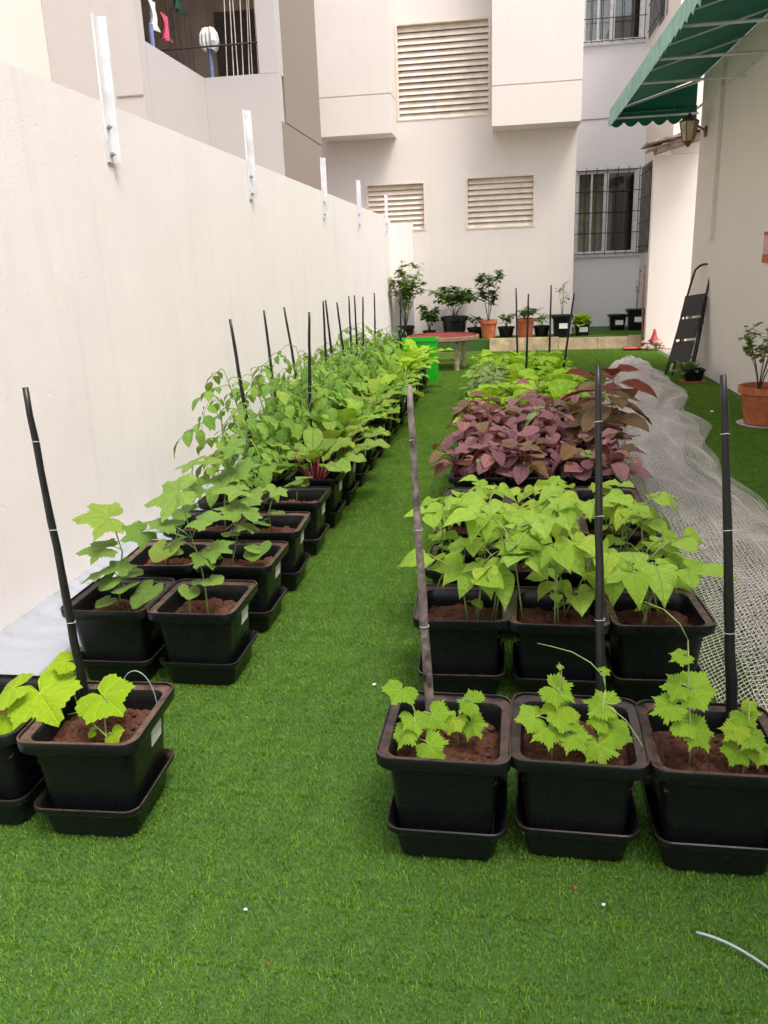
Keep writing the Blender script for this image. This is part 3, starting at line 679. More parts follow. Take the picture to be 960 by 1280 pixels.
def grow_chard(p, n=12, size=.2, mat='L_chard', up=1.0):
    az = p.r.random()*6.28
    for k in range(n):
        az += 2.4; inner = k/n; el = .75+.7*inner+p.r.uniform(-.2, .15); ln = (.09+.11*p.r.random())*up
        b = sph(az, 0)*.015; e = b+sph(az, el)*ln; p.stalk(b, e, .0055, .004, .0)
        p.leaf('chard', e, sph(az+p.r.uniform(-.4, .4), el-.15-p.r.uniform(0, .55)), Vector((0, 0, 1))-sph(az, 0)*.4, size*p.r.uniform(.7, 1.15)*(1-.25*inner), mat)
def grow_lettuce(p, n=14, size=.2):
    az = p.r.random()*6.28
    for k in range(n):
        az += 2.4; inner = k/n; el = .5+.9*inner+p.r.uniform(-.15, .1)
        p.leaf('lettuce', sph(az, 0)*.012+Vector((0, 0, .01+.04*inner)), sph(az, el), Vector((0, 0, 1))-sph(az, 0)*.5, size*p.r.uniform(.75, 1.15)*(1-.2*inner))
def grow_tomato(p, h=.65, lean=(0, 0), n=10, size=.2):
    base = Vector((0, 0, 0)); pts = [base]
    for k in range(1, 6): pts.append(Vector((lean[0]*k/5+p.r.uniform(-.015, .015), lean[1]*k/5+p.r.uniform(-.015, .015), h*k/5)))
    p.stem.tube(pts, [.007, .0065, .006, .005, .004, .003], 6)
    az = p.r.random()*6.28
    for k in range(n):
        t_ = .15+.85*k/(n-1); az += 2.4; q = t_*5; i = min(4, int(q)); s0 = pts[i].lerp(pts[i+1], q-i); el = p.r.uniform(.1, .7)
        e = s0+sph(az, el)*p.r.uniform(.04, .09); p.stalk(s0, e, .003, .0025, .01)
        p.leaf('tomato', e, sph(az, el-.45-p.r.uniform(0, .5)), (0, 0, 1), size*p.r.uniform(.6, 1.3)*(1.1-.35*t_))
def grow_amaranth(p, h=.28, n=26, size=.12, kind='amaranth', mat=None, stems=4, spread=.12, top=None):
    for k in range(stems):
        a = p.r.random()*6.28; b = Vector((math.cos(a), math.sin(a), 0))*spread*p.r.random()**.5*.8; hh = h*p.r.uniform(.7, 1.1)
        t_ = b+Vector((b.x*.4+p.r.uniform(-.03, .03), b.y*.4+p.r.uniform(-.03, .03), hh)); p.stalk(b, t_, .0055, .003)
        az = p.r.random()*6.28; m = max(3, n//stems)
        for j in range(m):
            f = .35+.65*j/(m-1); az += 2.4; s0 = b.lerp(t_, f); e = s0+sph(az, .5)*p.r.uniform(.03, .07)*(1.4-f*.7); p.stalk(s0, e, .002, .0015)
            mm = (top if (top and f > .82) else mat)
            if kind == 'amaranth' and mat is None: mm = p.r.choices((None, 'L_bronze', 'L_sage', 'L_maroon'), (80, 12, 4, 4))[0]
            p.leaf(kind, e, sph(az, p.r.uniform(-.45, .25)+.3*(f > .9)), Vector((0, -.15, 1))+Vector((p.r.uniform(-.3, .3), p.r.uniform(-.3, .3), 0)), size*p.r.uniform(.75, 1.2)*(1.15-.35*f), mm)
def grow_shrub(p, h=.6, w=.3, stems=5, n=120, size=.05, kind='small', mat='L_shrub', wood=.006, low=.15):
    tips = []
    for k in range(stems):
        a = 2.4*k+p.r.uniform(-.4, .4); rr = w*p.r.uniform(.35, 1.0); hh = h*p.r.uniform(.6, 1.0)*(1 if k else 1.05)
        if k == 0: rr *= .2
        m1 = Vector((math.cos(a)*rr*.35, math.sin(a)*rr*.35, hh*.5)); t_ = Vector((math.cos(a)*rr, math.sin(a)*rr, hh))
        p.stem.tube([(0, 0, 0), m1*.5+Vector((0, 0, .02)), m1, t_], [wood, wood*.85, wood*.65, wood*.3], 5); tips.append((m1, t_))
        for q in range(3):
            f = p.r.uniform(.2, .9); s0 = m1.lerp(t_, f); az = p.r.random()*6.28; e = s0+sph(az, p.r.uniform(.1, .8))*w*p.r.uniform(.2, .5)
            p.stem.tube([s0, s0.lerp(e, .5)+Vector((0, 0, .01)), e], [wood*.4, wood*.3, wood*.15], 4); tips.append((s0, e))
    for k in range(n):
        s0, e = p.r.choice(tips); f = p.r.uniform(low, 1.05); q = s0.lerp(e, f); az = p.r.random()*6.28
        p.leaf(kind, q, sph(az, p.r.uniform(-.4, .7)), (0, 0, 1), size*p.r.uniform(.7, 1.25), mat)

# ------------------------------------------------------------------ pots and trays
prof = [(.108, .03, .034), (.112, .03, .034), (.133, .034, .262), (.151, .036, .264), (.1585, .038, .274), (.160, .038, .300), (.1588, .038, .3035), (.1555, .037, .3035), (.1542, .0365, .2965),
        (.133, .031, .2925), (.1295, .03, .287), (.126, .03, .24), (.112, .028, .06)]
K = 1.04
prof = [(h*K, r*K, z*K) for h, r, z in prof]
pot_me = autosmooth(MB().rsquare(prof).mesh('pot_body', M['pot']), 35)
tprof = [(.108, .025, 0.001), (.116, .03, .006), (.130, .033, .080), (.141, .036, .083), (.146, .037, .092), (.1455, .037, .102), (.142, .036, .104), (.136, .034, .098), (.130, .032, .09), (.114, .028, .022), (.113, .027, .02)]
tprof = [(h*K, r*K, z*K) for h, r, z in tprof]
tray_me = autosmooth(MB().rsquare(tprof).mesh('saucer_tray', M['tray']), 35)
def soil_mesh(seed):
    rnd = random.Random(seed); n = 22; h = .1305; mb = MB(); V = []
    ph = [rnd.uniform(0, 6.28) for _ in range(6)]
    for j in range(n+1):
        for i in range(n+1):
            x, y = -h+2*h*i/n, -h+2*h*j/n
            z = .008*math.sin(x*23+ph[0])*math.cos(y*19+ph[1])+.005*math.sin(x*61+y*37+ph[2])+.003*math.sin(y*88+ph[3])+rnd.uniform(-.006, .006)
            V.append((x, y, z))
    mb.add(V, [(j*(n+1)+i, j*(n+1)+i+1, (j+1)*(n+1)+i+1, (j+1)*(n+1)+i) for j in range(n) for i in range(n)])
    for k in range(240):
        r_ = rnd.choice((.003, .004, .004, .005, .006, .007, .011)); x, y = rnd.uniform(-.115, .115), rnd.uniform(-.115, .115)
        pts = [(x+r_*dx*rnd.uniform(.7, 1.3), y+r_*dy*rnd.uniform(.7, 1.3), .003+r_*dz*rnd.uniform(.6, 1.2)) for dx, dy, dz in ((1,0,0),(0,1,0),(-1,0,0),(0,-1,0),(0,0,1),(0,0,-1))]
        mb.add(pts, [(0,1,4),(1,2,4),(2,3,4),(3,0,4),(1,0,5),(2,1,5),(3,2,5),(0,3,5)])
    return mb.mesh('soil', M['soil'], False)
soils = [soil_mesh(k) for k in range(4)]
stick_me = MB().box(0, .0015, -.036, .036, -.026, .026).mesh('label_sticker', M['sticker'])
SOIL = .252
def put_pot(x, y, label, tlabel, group='black square planting pots', sticker=True, rz=None, sside=1):
    rz = R(random.uniform(-3.2, 3.2)) if rz is None else rz; y += random.uniform(-.012, .012)
    tr = link('saucer_tray', tray_me, None, (x+random.uniform(-.006, .006), y+random.uniform(-.008, .008), .002), rz*.6); tag(tr, tlabel, 'tray', 'black trays under the pots')
    p = thing('square_pot', label, 'pot', (x, y, 0), group, rz)
    link('pot_body', pot_me, p)
    s = link('soil', random.choice(soils), p, (0, 0, SOIL-.012)); s.rotation_euler.z = random.randrange(4)*math.pi/2
    if sticker:
        # tilted with the pot wall
        s = link('label_sticker', stick_me, p, (.1335*sside+(0.001 if sside > 0 else -.003), .045, .225)); s.rotation_euler.y = R(5.0*sside)
    return p

LX = {0: -1.435, 1: -1.10, 2: -1.74}
RX = [-.142, .186, .514]
HERO = [
    ('gourd', 'R0c0',
     [[(-0.217, 1.82, 0.241), (-0.217, 1.82, 0.305), (-0.221, 1.82, 0.335)], [(-0.114, 1.88, 0.309), (-0.109, 1.88, 0.351), (-0.095, 1.88, 0.382)], [(-0.222, 1.87, 0.328), (-0.241, 1.87, 0.386), (-0.264, 1.87, 0.404)]],
     [(-0.266, 1.85, 0.401, 0.074), (-0.25, 1.8, 0.306, 0.073), (-0.217, 1.82, 0.333, 0.07), (-0.166, 1.85, 0.331, 0.079), (-0.131, 1.85, 0.316, 0.058), (-0.095, 1.88, 0.373, 0.066), (-0.069, 1.85, 0.31, 0.066), (-0.166, 1.77, 0.293, 0.076)],
     []),
    ('gourd', 'R0c1',
     [[(0.124, 1.83, 0.277), (0.125, 1.83, 0.346), (0.148, 1.86, 0.422)], [(0.246, 1.83, 0.295), (0.243, 1.83, 0.363), (0.249, 1.83, 0.447)]],
     [(0.06, 1.83, 0.361, 0.068), (0.125, 1.85, 0.382, 0.076), (0.168, 1.83, 0.355, 0.072), (0.114, 1.8, 0.328, 0.075), (0.149, 1.86, 0.417, 0.076), (0.231, 1.86, 0.396, 0.08), (0.234, 1.84, 0.372, 0.064), (0.184, 1.8, 0.318, 0.071), (0.238, 1.78, 0.3, 0.082), (0.295, 1.83, 0.327, 0.079), (0.252, 1.85, 0.489, 0.027), (0.14, 1.88, 0.482, 0.018)],
     [[(0.249, 1.83, 0.447), (0.242, 1.83, 0.484), (0.213, 1.85, 0.509), (0.171, 1.88, 0.521), (0.123, 1.91, 0.52), (0.088, 1.93, 0.518)], [(0.261, 1.83, 0.399), (0.3, 1.83, 0.366), (0.328, 1.81, 0.33), (0.347, 1.81, 0.295), (0.348, 1.8, 0.279), (0.335, 1.8, 0.27)], [(0.149, 1.86, 0.417), (0.142, 1.87, 0.459), (0.14, 1.88, 0.491)]]),
    ('gourd', 'R0c2',
     [[(0.459, 1.83, 0.318), (0.45, 1.83, 0.395), (0.447, 1.85, 0.47), (0.438, 1.85, 0.576)], [(0.577, 1.8, 0.239), (0.581, 1.81, 0.282), (0.59, 1.83, 0.347), (0.585, 1.83, 0.423)]],
     [(0.417, 1.85, 0.529, 0.05), (0.409, 1.85, 0.452, 0.062), (0.484, 1.85, 0.444, 0.078), (0.386, 1.83, 0.401, 0.074), (0.455, 1.83, 0.364, 0.07), (0.477, 1.81, 0.338, 0.081), (0.544, 1.81, 0.352, 0.058), (0.552, 1.79, 0.304, 0.061), (0.599, 1.8, 0.338, 0.08), (0.587, 1.83, 0.382, 0.058), (0.586, 1.83, 0.412, 0.031), (0.621, 1.79, 0.302, 0.053)],
     [[(0.438, 1.85, 0.576), (0.417, 1.85, 0.617), (0.384, 1.88, 0.641), (0.342, 1.91, 0.648)]]),
    ('cucumber', 'L0c1',
     [[(-1.052, 1.8, 0.22), (-1.061, 1.8, 0.269), (-1.093, 1.8, 0.304)], [(-1.063, 1.8, 0.257), (-1.069, 1.82, 0.318), (-1.052, 1.82, 0.355)]],
     [(-1.048, 1.82, 0.363, 0.129), (-1.106, 1.8, 0.279, 0.028), (-1.031, 1.79, 0.237, 0.048)],
     [[(-1.083, 1.87, 0.375), (-1.049, 1.87, 0.396), (-1.003, 1.87, 0.395), (-0.98, 1.87, 0.374)]]),
    ('cucumber', 'L0c0',
     [[(-1.373, 1.85, 0.183), (-1.334, 1.85, 0.262), (-1.269, 1.85, 0.291)], [(-1.191, 1.91, 0.272), (-1.209, 1.91, 0.342), (-1.214, 1.91, 0.403)]],
     [(-1.241, 1.83, 0.341, 0.158), (-1.377, 1.85, 0.359, 0.103), (-1.337, 1.8, 0.287, 0.101), (-1.234, 1.91, 0.427, 0.059), (-1.255, 1.93, 0.396, 0.036)],
     []),
    ('okra', 'L1c0',
     [[(-1.435, 2.66, 0.223), (-1.425, 2.66, 0.344), (-1.393, 2.66, 0.488), (-1.411, 2.66, 0.581)], [(-1.325, 2.61, 0.261), (-1.315, 2.61, 0.313)]],
     [(-1.48, 2.66, 0.62, 0.152), (-1.494, 2.64, 0.503, 0.124), (-1.496, 2.63, 0.409, 0.125), (-1.399, 2.66, 0.444, 0.089), (-1.458, 2.62, 0.376, 0.077), (-1.386, 2.61, 0.362, 0.082), (-1.364, 2.68, 0.398, 0.078), (-1.317, 2.6, 0.33, 0.112), (-1.488, 2.63, 0.294, 0.066), (-1.312, 2.66, 0.362, 0.066)],
     []),
    ('okra', 'L1c1',
     [[(-1.086, 2.66, 0.258), (-1.087, 2.66, 0.367), (-1.096, 2.66, 0.461), (-1.117, 2.66, 0.544)], [(-1.144, 2.63, 0.276), (-1.138, 2.63, 0.331)]],
     [(-1.036, 2.66, 0.623, 0.143), (-1.225, 2.71, 0.686, 0.181), (-1.241, 2.66, 0.604, 0.128), (-1.33, 2.64, 0.56, 0.111), (-1.012, 2.66, 0.502, 0.104), (-1.053, 2.63, 0.472, 0.087), (-1.136, 2.62, 0.344, 0.064), (-1.031, 2.63, 0.392, 0.07), (-1.105, 2.63, 0.385, 0.052), (-1.213, 2.69, 0.508, 0.083)],
     []),
    ('okra', 'L2c0',
     [[(-1.459, 3.14, 0.235), (-1.367, 3.14, 0.426), (-1.28, 3.14, 0.569), (-1.287, 3.14, 0.673)]],
     [(-1.304, 3.14, 0.707, 0.127), (-1.452, 3.09, 0.327, 0.109), (-1.418, 3.12, 0.324, 0.082), (-1.272, 3.17, 0.588, 0.088), (-1.379, 3.16, 0.492, 0.116)],
     []),
    ('okra', 'L2c1',
     [[(-1.058, 3.14, 0.242), (-1.047, 3.14, 0.322)], [(-1.164, 3.19, 0.266), (-1.132, 3.19, 0.38), (-1.121, 3.19, 0.502)]],
     [(-1.038, 3.12, 0.322, 0.108), (-1.063, 3.14, 0.343, 0.068), (-1.12, 3.19, 0.509, 0.157), (-1.153, 3.19, 0.58, 0.142), (-1.073, 3.16, 0.422, 0.088), (-1.157, 3.14, 0.4, 0.068)],
     []),
    ('okra', 'L3c1',
     [[(-1.105, 3.6, 0.248), (-1.112, 3.6, 0.361), (-1.081, 3.6, 0.448)]],
     [(-1.076, 3.6, 0.464, 0.099), (-1.158, 3.57, 0.318, 0.069), (-1.056, 3.6, 0.361, 0.061)],
     []),
    ('okra', 'L3c0',
     [[(-1.335, 3.6, 0.36), (-1.308, 3.6, 0.519), (-1.271, 3.6, 0.617)]],
     [(-1.237, 3.6, 0.558, 0.19), (-1.359, 3.6, 0.519, 0.153), (-1.173, 3.55, 0.435, 0.166), (-1.381, 3.6, 0.617, 0.129), (-1.285, 3.6, 0.675, 0.121)],
     []),
    ('okra', 'L4c1',
     [[(-1.098, 4.07, 0.26), (-1.09, 4.07, 0.375)]],
     [(-1.089, 4.07, 0.397, 0.111), (-1.13, 4.07, 0.371, 0.077), (-1.05, 4.07, 0.384, 0.077)],
     []),
]
crop_text = {'gourd': 'lobed-leaf gourd vines', 'cucumber': 'cucumber vines', 'okra': 'okra', 'bean': 'bean plants', 'amaranth': 'red amaranth', 'lettuce': 'leafy greens', 'tomato': 'tomato plants', 'chard': 'leafy beets', 'seedling': 'young seedlings', 'bronze': 'tall bronze amaranth'}
L_rows = [1.86, 2.67, 3.15, 3.60, 4.08] + [4.55+.47*k for k in range(13)]
R_rows = [1.86, 2.66, 3.13, 3.60, 4.07] + [4.60, 5.07, 5.54, 6.01] + [6.5+.47*k for k in range(8)]

HLAB = {'R0c0': ('black square pot of gourd seedlings with the grey weathered stake', 'gourd seedlings spreading lobed leaves in the pot with the grey stake'),
        'R0c1': ('black square pot of gourd seedlings, between the grey-stake and net-side pots', 'gourd vine throwing tendrils over the rim of the middle gourd pot'),
        'R0c2': ('black square pot of gourd seedlings with a black stake beside the netting', 'tall gourd vine climbing by the black stake next to the netting'),
        'L0c1': ('black square pot of a cucumber plant with a wire loop and white sticker', 'young cucumber plant with one broad leaf beside a slim black stake'),
        'L0c0': ('black square cucumber pot beside the concrete strip', 'cucumber plant with large yellow-green leaves beside the concrete strip'),
        'L1c0': ('black square okra pot by the wall, first in its line', 'okra plant with many stacked lobed leaves against the white wall'),
        'L1c1': ('black square okra pot with white sticker, first along the grass path', 'okra plant with broad grey-green leaves, first along the grass path'),
        'L2c0': ('black square okra pot by the wall, second in its line', 'tall okra plant by the wall, second in its line'),
        'L2c1': ('black square okra pot along the grass path, second in its line', 'okra plant with a small seedling beside it, second along the path'),
        'L3c0': ('black square okra pot by the wall, third in its line', 'broad-leaved okra plant by the wall just before the tomatoes'),
        'L3c1': ('black square pot of a small okra seedling, third along the path', 'small okra seedling with one raised leaf, third along the path'),
        'L4c1': ('black square pot of a tiny okra seedling next to the beets', 'tiny okra seedling next to the leafy beets'),
        'L4c0': ('black square pot by the wall where the tomatoes begin', '')}
def hero(entry):
    kind, key, stems, leaves, tend = entry
    side, row, c = key[0], int(key[1]), int(key[3]); x = (LX[c] if side == 'L' else RX[c]); y = (L_rows if side == 'L' else R_rows)[row]
    p = Plant({'gourd': 'gourd_vine', 'cucumber': 'cucumber_plant', 'okra': 'okra_plant'}[kind], HLAB[key][1], 'plant', (x, y, SOIL-.01), None, False, 'stem_pale' if kind != 'okra' else 'stem_green', seed=hash(key) % 97 if False else sum(map(ord, key)))
    O = p.o; spts = []
    for s in stems:
        s = [Vector(q)-O for q in s]
        if s[0].z < .12 or len(s) > 2 or True:
            root = Vector((max(-.1, min(.1, s[0].x)), max(-.1, min(.1, s[0].y)), -.004))
            if s[0].z > .012: s = [root]+s
            else: s[0] = root
        n_ = len(s); p.stem.tube(s, [(.0042 if kind == 'okra' else .0028)*(1-.5*i/n_) for i in range(n_)], 6)
        for a, b in zip(s, s[1:]): spts += [a.lerp(b, f) for f in (.1, .3, .5, .7, .9, 1)]
    for (lx, ly, lz, w_) in leaves:
        q = Vector((lx, ly, lz))-O; q.z = max(q.z, .03)
        near = min(spts, key=lambda s_: (s_-q).length+max(0, s_.z-q.z)*.6)
        out = Vector((q.x-near.x, q.y-near.y, 0)); out = out.normalized() if out.length > .01 else sph(p.r.random()*6.28, 0)
        small = w_ < .045 and kind == 'okra'; rnd_ = (kind == 'okra' and q.z < .16)
        nrm = Vector((p.r.uniform(-.4, .4), (-.5 if kind != 'okra' else -.2)+p.r.uniform(-.4, .35), 1)).normalized()
        d = (out*1.0+Vector((p.r.uniform(-.5, .5), -.35+p.r.uniform(-.4, .4), -.25)))
        d = (d-nrm*d.dot(nrm)).normalized()
        k2 = 'round' if rnd_ else kind
        b = q-d*w_*.3
        p.leaf(k2, b, d, nrm, w_*(1.25 if kind != 'okra' else 1.28))
        p.stalk(near, b, .0022 if kind == 'okra' else .0016, .0012, .01)
    for tpts in tend:
        if len(tpts) > 2 and key == 'L0c1':
            continue
        s = [Vector(q)-O for q in tpts]; n_ = len(s)
        p.stem.tube(s, [.0016-.0009*i/n_ for i in range(n_)], 5)
    return p.done()
heroes = {e[1]: e for e in HERO}

# ------- left rows
ORD = ('first', 'second', 'third', 'fourth', 'fifth', 'sixth', 'seventh', 'eighth', 'ninth', 'tenth', 'eleventh', 'twelfth', 'thirteenth', 'fourteenth', 'fifteenth')
cnt = {}
def nth(*k): cnt[k] = cnt.get(k, -1)+1; return ORD[cnt[k]]
for i, y in enumerate(L_rows):
    cols = (0, 1) if i < 8 else (2, 0, 1)
    for c in cols:
        key = f'L{i}c{c}'; x = LX[c]; loc = (x, y, SOIL-.01)
        if i >= 5 or key == 'L4c0': kind = 'chard' if c == 1 else 'tomato'
        else: kind = 'okra'
        if key in HLAB:
            lab = HLAB[key][0]; tl_ = 'black square tray under the ' + lab.replace('black square ', '').split(',')[0]
            tl_ = {'L1c0': 'black square tray under the first okra pot by the wall', 'L1c1': 'black square tray under the okra pot, first along the grass path', 'L2c0': 'black square tray under the second okra pot by the wall', 'L2c1': 'black square tray under the second okra pot along the path', 'L3c0': 'black square tray under the third okra pot by the wall', 'L3c1': 'black square tray under the small okra seedling pot, third along path', 'L0c1': 'black square tray under the cucumber pot with white sticker'}.get(key, tl_)
        else:
            where = {0: 'in the middle line', 1: 'along the grass path', 2: 'against the garden wall'}[c]+f', {nth("L", c)} from the okra'
            lab = f'black square pot of {crop_text[kind]} {where}'; tl_ = f'black square tray under {crop_text[kind]} {where}'
        put_pot(x, y, lab, tl_)
        if key in heroes: hero(heroes[key])
        elif kind == 'tomato':
            wh = {0: 'in the middle line', 2: 'against the garden wall'}[c]+f', {nth("T", c)} behind the okra'
            far = y > 6.2
            lab = 'first tomato plant behind the okra, tied to a leaning stake' if key == 'L4c0' else f'leafy staked tomato plant {wh}'
            p = Plant('tomato_plant', lab, 'plant', loc, 'tomato plants in the left bed', far, 'stem_green', 100+i*3+c)
            grow_tomato(p, (.62 if not far else .5)*p.r.uniform(.8, 1.12), (p.r.uniform(-.18, .0) if c != 2 else p.r.uniform(-.1, .08), p.r.uniform(-.06, .06)), 14, .27)
            if c == 0: grow_tomato(p, .45, (p.r.uniform(-.02, .14), -.05), 10, .27)
            p.done()
        elif kind == 'chard':
            far = y > 6.9; beet = i < 9 or i % 3 == 0
            lab = f'red-stemmed leafy beet along the grass path, {nth("B")} from the okra' if beet else f'bright green leafy chard along the grass path, {nth("C")} chard from the okra'
            p = Plant('leafy_beet' if beet else 'leafy_chard', lab, 'plant', loc, 'beets and chard along the path', far, 'stem_red' if beet else 'stem_pale', 200+i)
            grow_chard(p, 17, .25*p.r.uniform(.85, 1.15), 'L_beet' if i in (5, 6, 9) else ('L_lettuce' if i > 13 else 'L_chard'), 1.15)
            p.done()

# ------- right rows
for i, y in enumerate(R_rows):
    for c, x in enumerate(RX):
        key = f'R{i}c{c}'; loc = (x, y, SOIL-.01)
        side = ('along the grass path', 'in the middle line', 'beside the white netting')[c]
        kind = 'gourd' if i == 0 else 'bean' if i < 4 else 'seedling' if i == 4 else 'amaranth' if i < 9 else 'lettuce'
        if i > 0: ref = 'gourd pots' if i < 4 else 'beans' if i < 9 else 'amaranth'; side += f', {nth("R", c, kind)} from the {ref}'
        if key in HLAB: lab = HLAB[key][0]; tl_ = 'black square tray under the ' + lab.replace('black square ', '').replace('pot of gourd seedlings', 'gourd pot')
        else: lab = f'black square pot of {crop_text[kind]} {side}'; tl_ = f'black square tray under {crop_text[kind]} {side}'
        put_pot(x, y, lab, tl_, sticker=(c == 2 and i > 4))
        if key in heroes: hero(heroes[key]); continue
        if kind == 'bean':
            p = Plant('bean_plant', f'bright green broad-leaved bean plant {side}', 'plant', loc, 'bean plants in the right bed', False, 'stem_pale', 300+i*3+c)
            grow_bean(p, (5, 5, 4)[i-1], .08, (.34, .31, .2)[i-1], (.115, .105, .095)[i-1], .12); p.done()
        elif kind == 'seedling':
            p = Plant('bean_seedling', f'small bean seedling before the amaranth, {side.split(",")[0]}', 'plant', loc, 'seedlings before the amaranth', False, 'stem_pale', 330+c)
            grow_seedling(p, 'bean', 3, .12, .09); p.done()
        elif kind == 'amaranth':
            if c == 2 and i in (6, 7):
                loc = (x+.10, y, loc[2]); p = Plant('bronze_amaranth', 'tall bronze-leaved amaranth with maroon top overhanging the netting' if i == 6 else 'bronze-leaved amaranth leaning behind the tallest one by the netting', 'plant', loc, None, False, 'stem_red', 360+i)
                grow_amaranth(p, 0.74 if i == 6 else .42, 15 if i == 6 else 12, .25, 'bronze', None, 1, .05, 'L_maroon'); grow_amaranth(p, .34, 9, .23, 'bronze', None, 1, .10, None)
                grow_amaranth(p, .2, 12, .14, 'amaranth', None, 2, .1); p.done()
            else:
                p = Plant('red_amaranth', f'dense purple-red amaranth {side}', 'plant', loc, 'red amaranth in the right bed', False, 'stem_red', 340+i*3+c)
                grow_amaranth(p, .31 if i > 5 else .24, 46, .125, 'amaranth', 'L_bronze' if (c == 0 and i == 8) else None, 6, .15); p.done()
        else:
            mint = (c == 0 and i in (11, 12, 13))
            p = Plant('leafy_herb' if mint else 'leafy_green', f'pale narrow-leaved herb {side}' if mint else f'light green leafy salad plant {side}', 'plant', loc, 'herbs among the greens' if mint else 'leafy greens in the right bed', True, 'stem_pale', 400+i*3+c)
            if mint: grow_amaranth(p, .26, 70, .10, 'mint', 'L_sage', 7, .14)
            else: grow_lettuce(p, 20, .29*p.r.uniform(.85, 1.15))
            p.done()

# ------------------------------------------------------------------ stakes
def stake(x, y, tx, ty, tz, label, grey=False, r0=.0135, r1=.0078, ties=(.35, .62, .86), z0=SOIL-.06):
    t = thing('garden_stake', label, 'stake', (x, y, z0), 'tapering garden stakes')
    b = Vector((0, 0, 0)); e = Vector((tx-x, ty-y, tz-z0)); n = 14; rnd = random.Random(int(abs(x*100+y*37)))
    pts = [b.lerp(e, k/n)+Vector((rnd.uniform(-.0015, .0015), rnd.uniform(-.0015, .0015), 0)) for k in range(n+1)]
    rad = [(r0+(r1-r0)*k/n)*(1.07 if k % 3 == 0 else 1) for k in range(n+1)]
    MB().tube(pts, rad, 9).build('pole', M['stake_grey' if grey else 'stake'], t, True)
    for f in ties:
        q = b.lerp(e, f); rr = r0+(r1-r0)*f+.0012; mb = MB(); mb.tube([q+Vector((rr*math.cos(a*.6283), rr*math.sin(a*.6283), .002*math.sin(a))) for a in range(11)], .0011, 4, False); mb.build('twine_tie', M['twine'], t)
stake(-1.180, 1.93, -1.208, 1.92, 1.197, 'slim black stake in the cucumber pot with the wire loop')
stake(-.193, 1.955, -.236, 2.03, 1.17, 'grey weathered stake split along its length, in a gourd pot', True)
stake(.262, 1.965, .238, 2.16, 1.195, 'black stake with twine ties in the middle gourd pot')
stake(.600, 1.96, .512, 2.02, 1.183, 'thick black stake leaning beside the netting', r0=.0155)
for x, y, tx, ty, tz, lab in ((-1.45, 4.53, -1.545, 4.56, 1.215, 'black stake leaning to the wall in the first tomato pot'), (-1.70, 5.95, -1.756, 5.97, 1.197, 'black stake close to the wall among tomatoes'), (-1.74, 6.90, -1.852, 6.9, 1.18, 'black stake tilting towards the garden wall'), (-1.36, 5.5, -1.305, 5.5, 1.197, 'black stake tilting towards the grass path'),
                              (-1.62, 7.36, -1.612, 7.36, 1.204, 'upright black stake of a crossed pair'), (-1.63, 7.83, -1.683, 7.8, 1.198, 'slanting black stake of a crossed pair'), (-1.50, 7.85, -1.576, 7.8, 1.172, 'black stake just past the crossed pair, on the path side'), (-1.72, 9.2, -1.719, 9.2, 1.187, 'black stake of a close trio, the one nearest the wall'), (-1.66, 9.25, -1.673, 9.3, 1.191, 'black stake of a close trio, the middle one'), (-1.6, 9.22, -1.56, 9.2, 1.175, 'black stake of a close trio, the one tilting to the path'),
                              (-1.6, 10.15, -1.584, 10.2, 1.186, 'black stake at the far end against the wall'), (-1.27, 10.16, -1.267, 10.2, 1.175, 'black stake beside the bright green box')):
    stake(x, y, tx, ty, tz, lab, ties=(.5,), r0=.016, r1=.008)
for x, y, tx, ty, tz, lab in ((.16, 9.75, .128, 9.79, 1.195, 'black stake among the salad greens in front of a terracotta pot'), (.215, 8.38, .232, 8.38, 1.172, 'black stake rising in the middle of the salad greens'), (.52, 9.8, .525, 9.79, 1.215, 'black stake in line with the sapling pot'), (.60, 8.85, .71, 8.85, 1.15, 'black stake leaning to the netting among salad greens')):
    stake(x, y, tx, ty, tz, lab, ties=(), r0=.015, r1=.008)
mb = MB(); mb.tube([(-1.03-.055*math.cos(math.pi*k/16), 1.945, .235+.155*math.sin(math.pi*k/16)**.7) for k in range(17)], .0012, 5)
tag(mb.build('wire_loop', M['cable']), 'thin pale wire loop arching out of the cucumber pot', 'wire')

# ------------------------------------------------------------------ raised strip at the far end
bed = MB().box(-2.05, 2.62, 14.78, 17.2, 0, .20).build('raised_strip', M['turf']); tag(bed, kind='structure')
g2 = grass_object('strip_grass', -2.05, 2.55, 14.8, 15.6, .2, count=1000, seed=5); g2['label'] = 'green artificial turf covering the raised strip at the far wall'; g2['category'] = 'turf'
t = thing('kerb', 'low sandy stone kerb edging the raised strip', 'kerb', (-.26, 14.74, 0))
x = 0
kr = random.Random(2)
for L_ in (.62, .58, .66, .52, .50): MB().box(x, x+L_-.006, -.04, .035, 0, .205+kr.uniform(-.012, .012)).build('kerb_stone', M['kerb'], t); x += L_

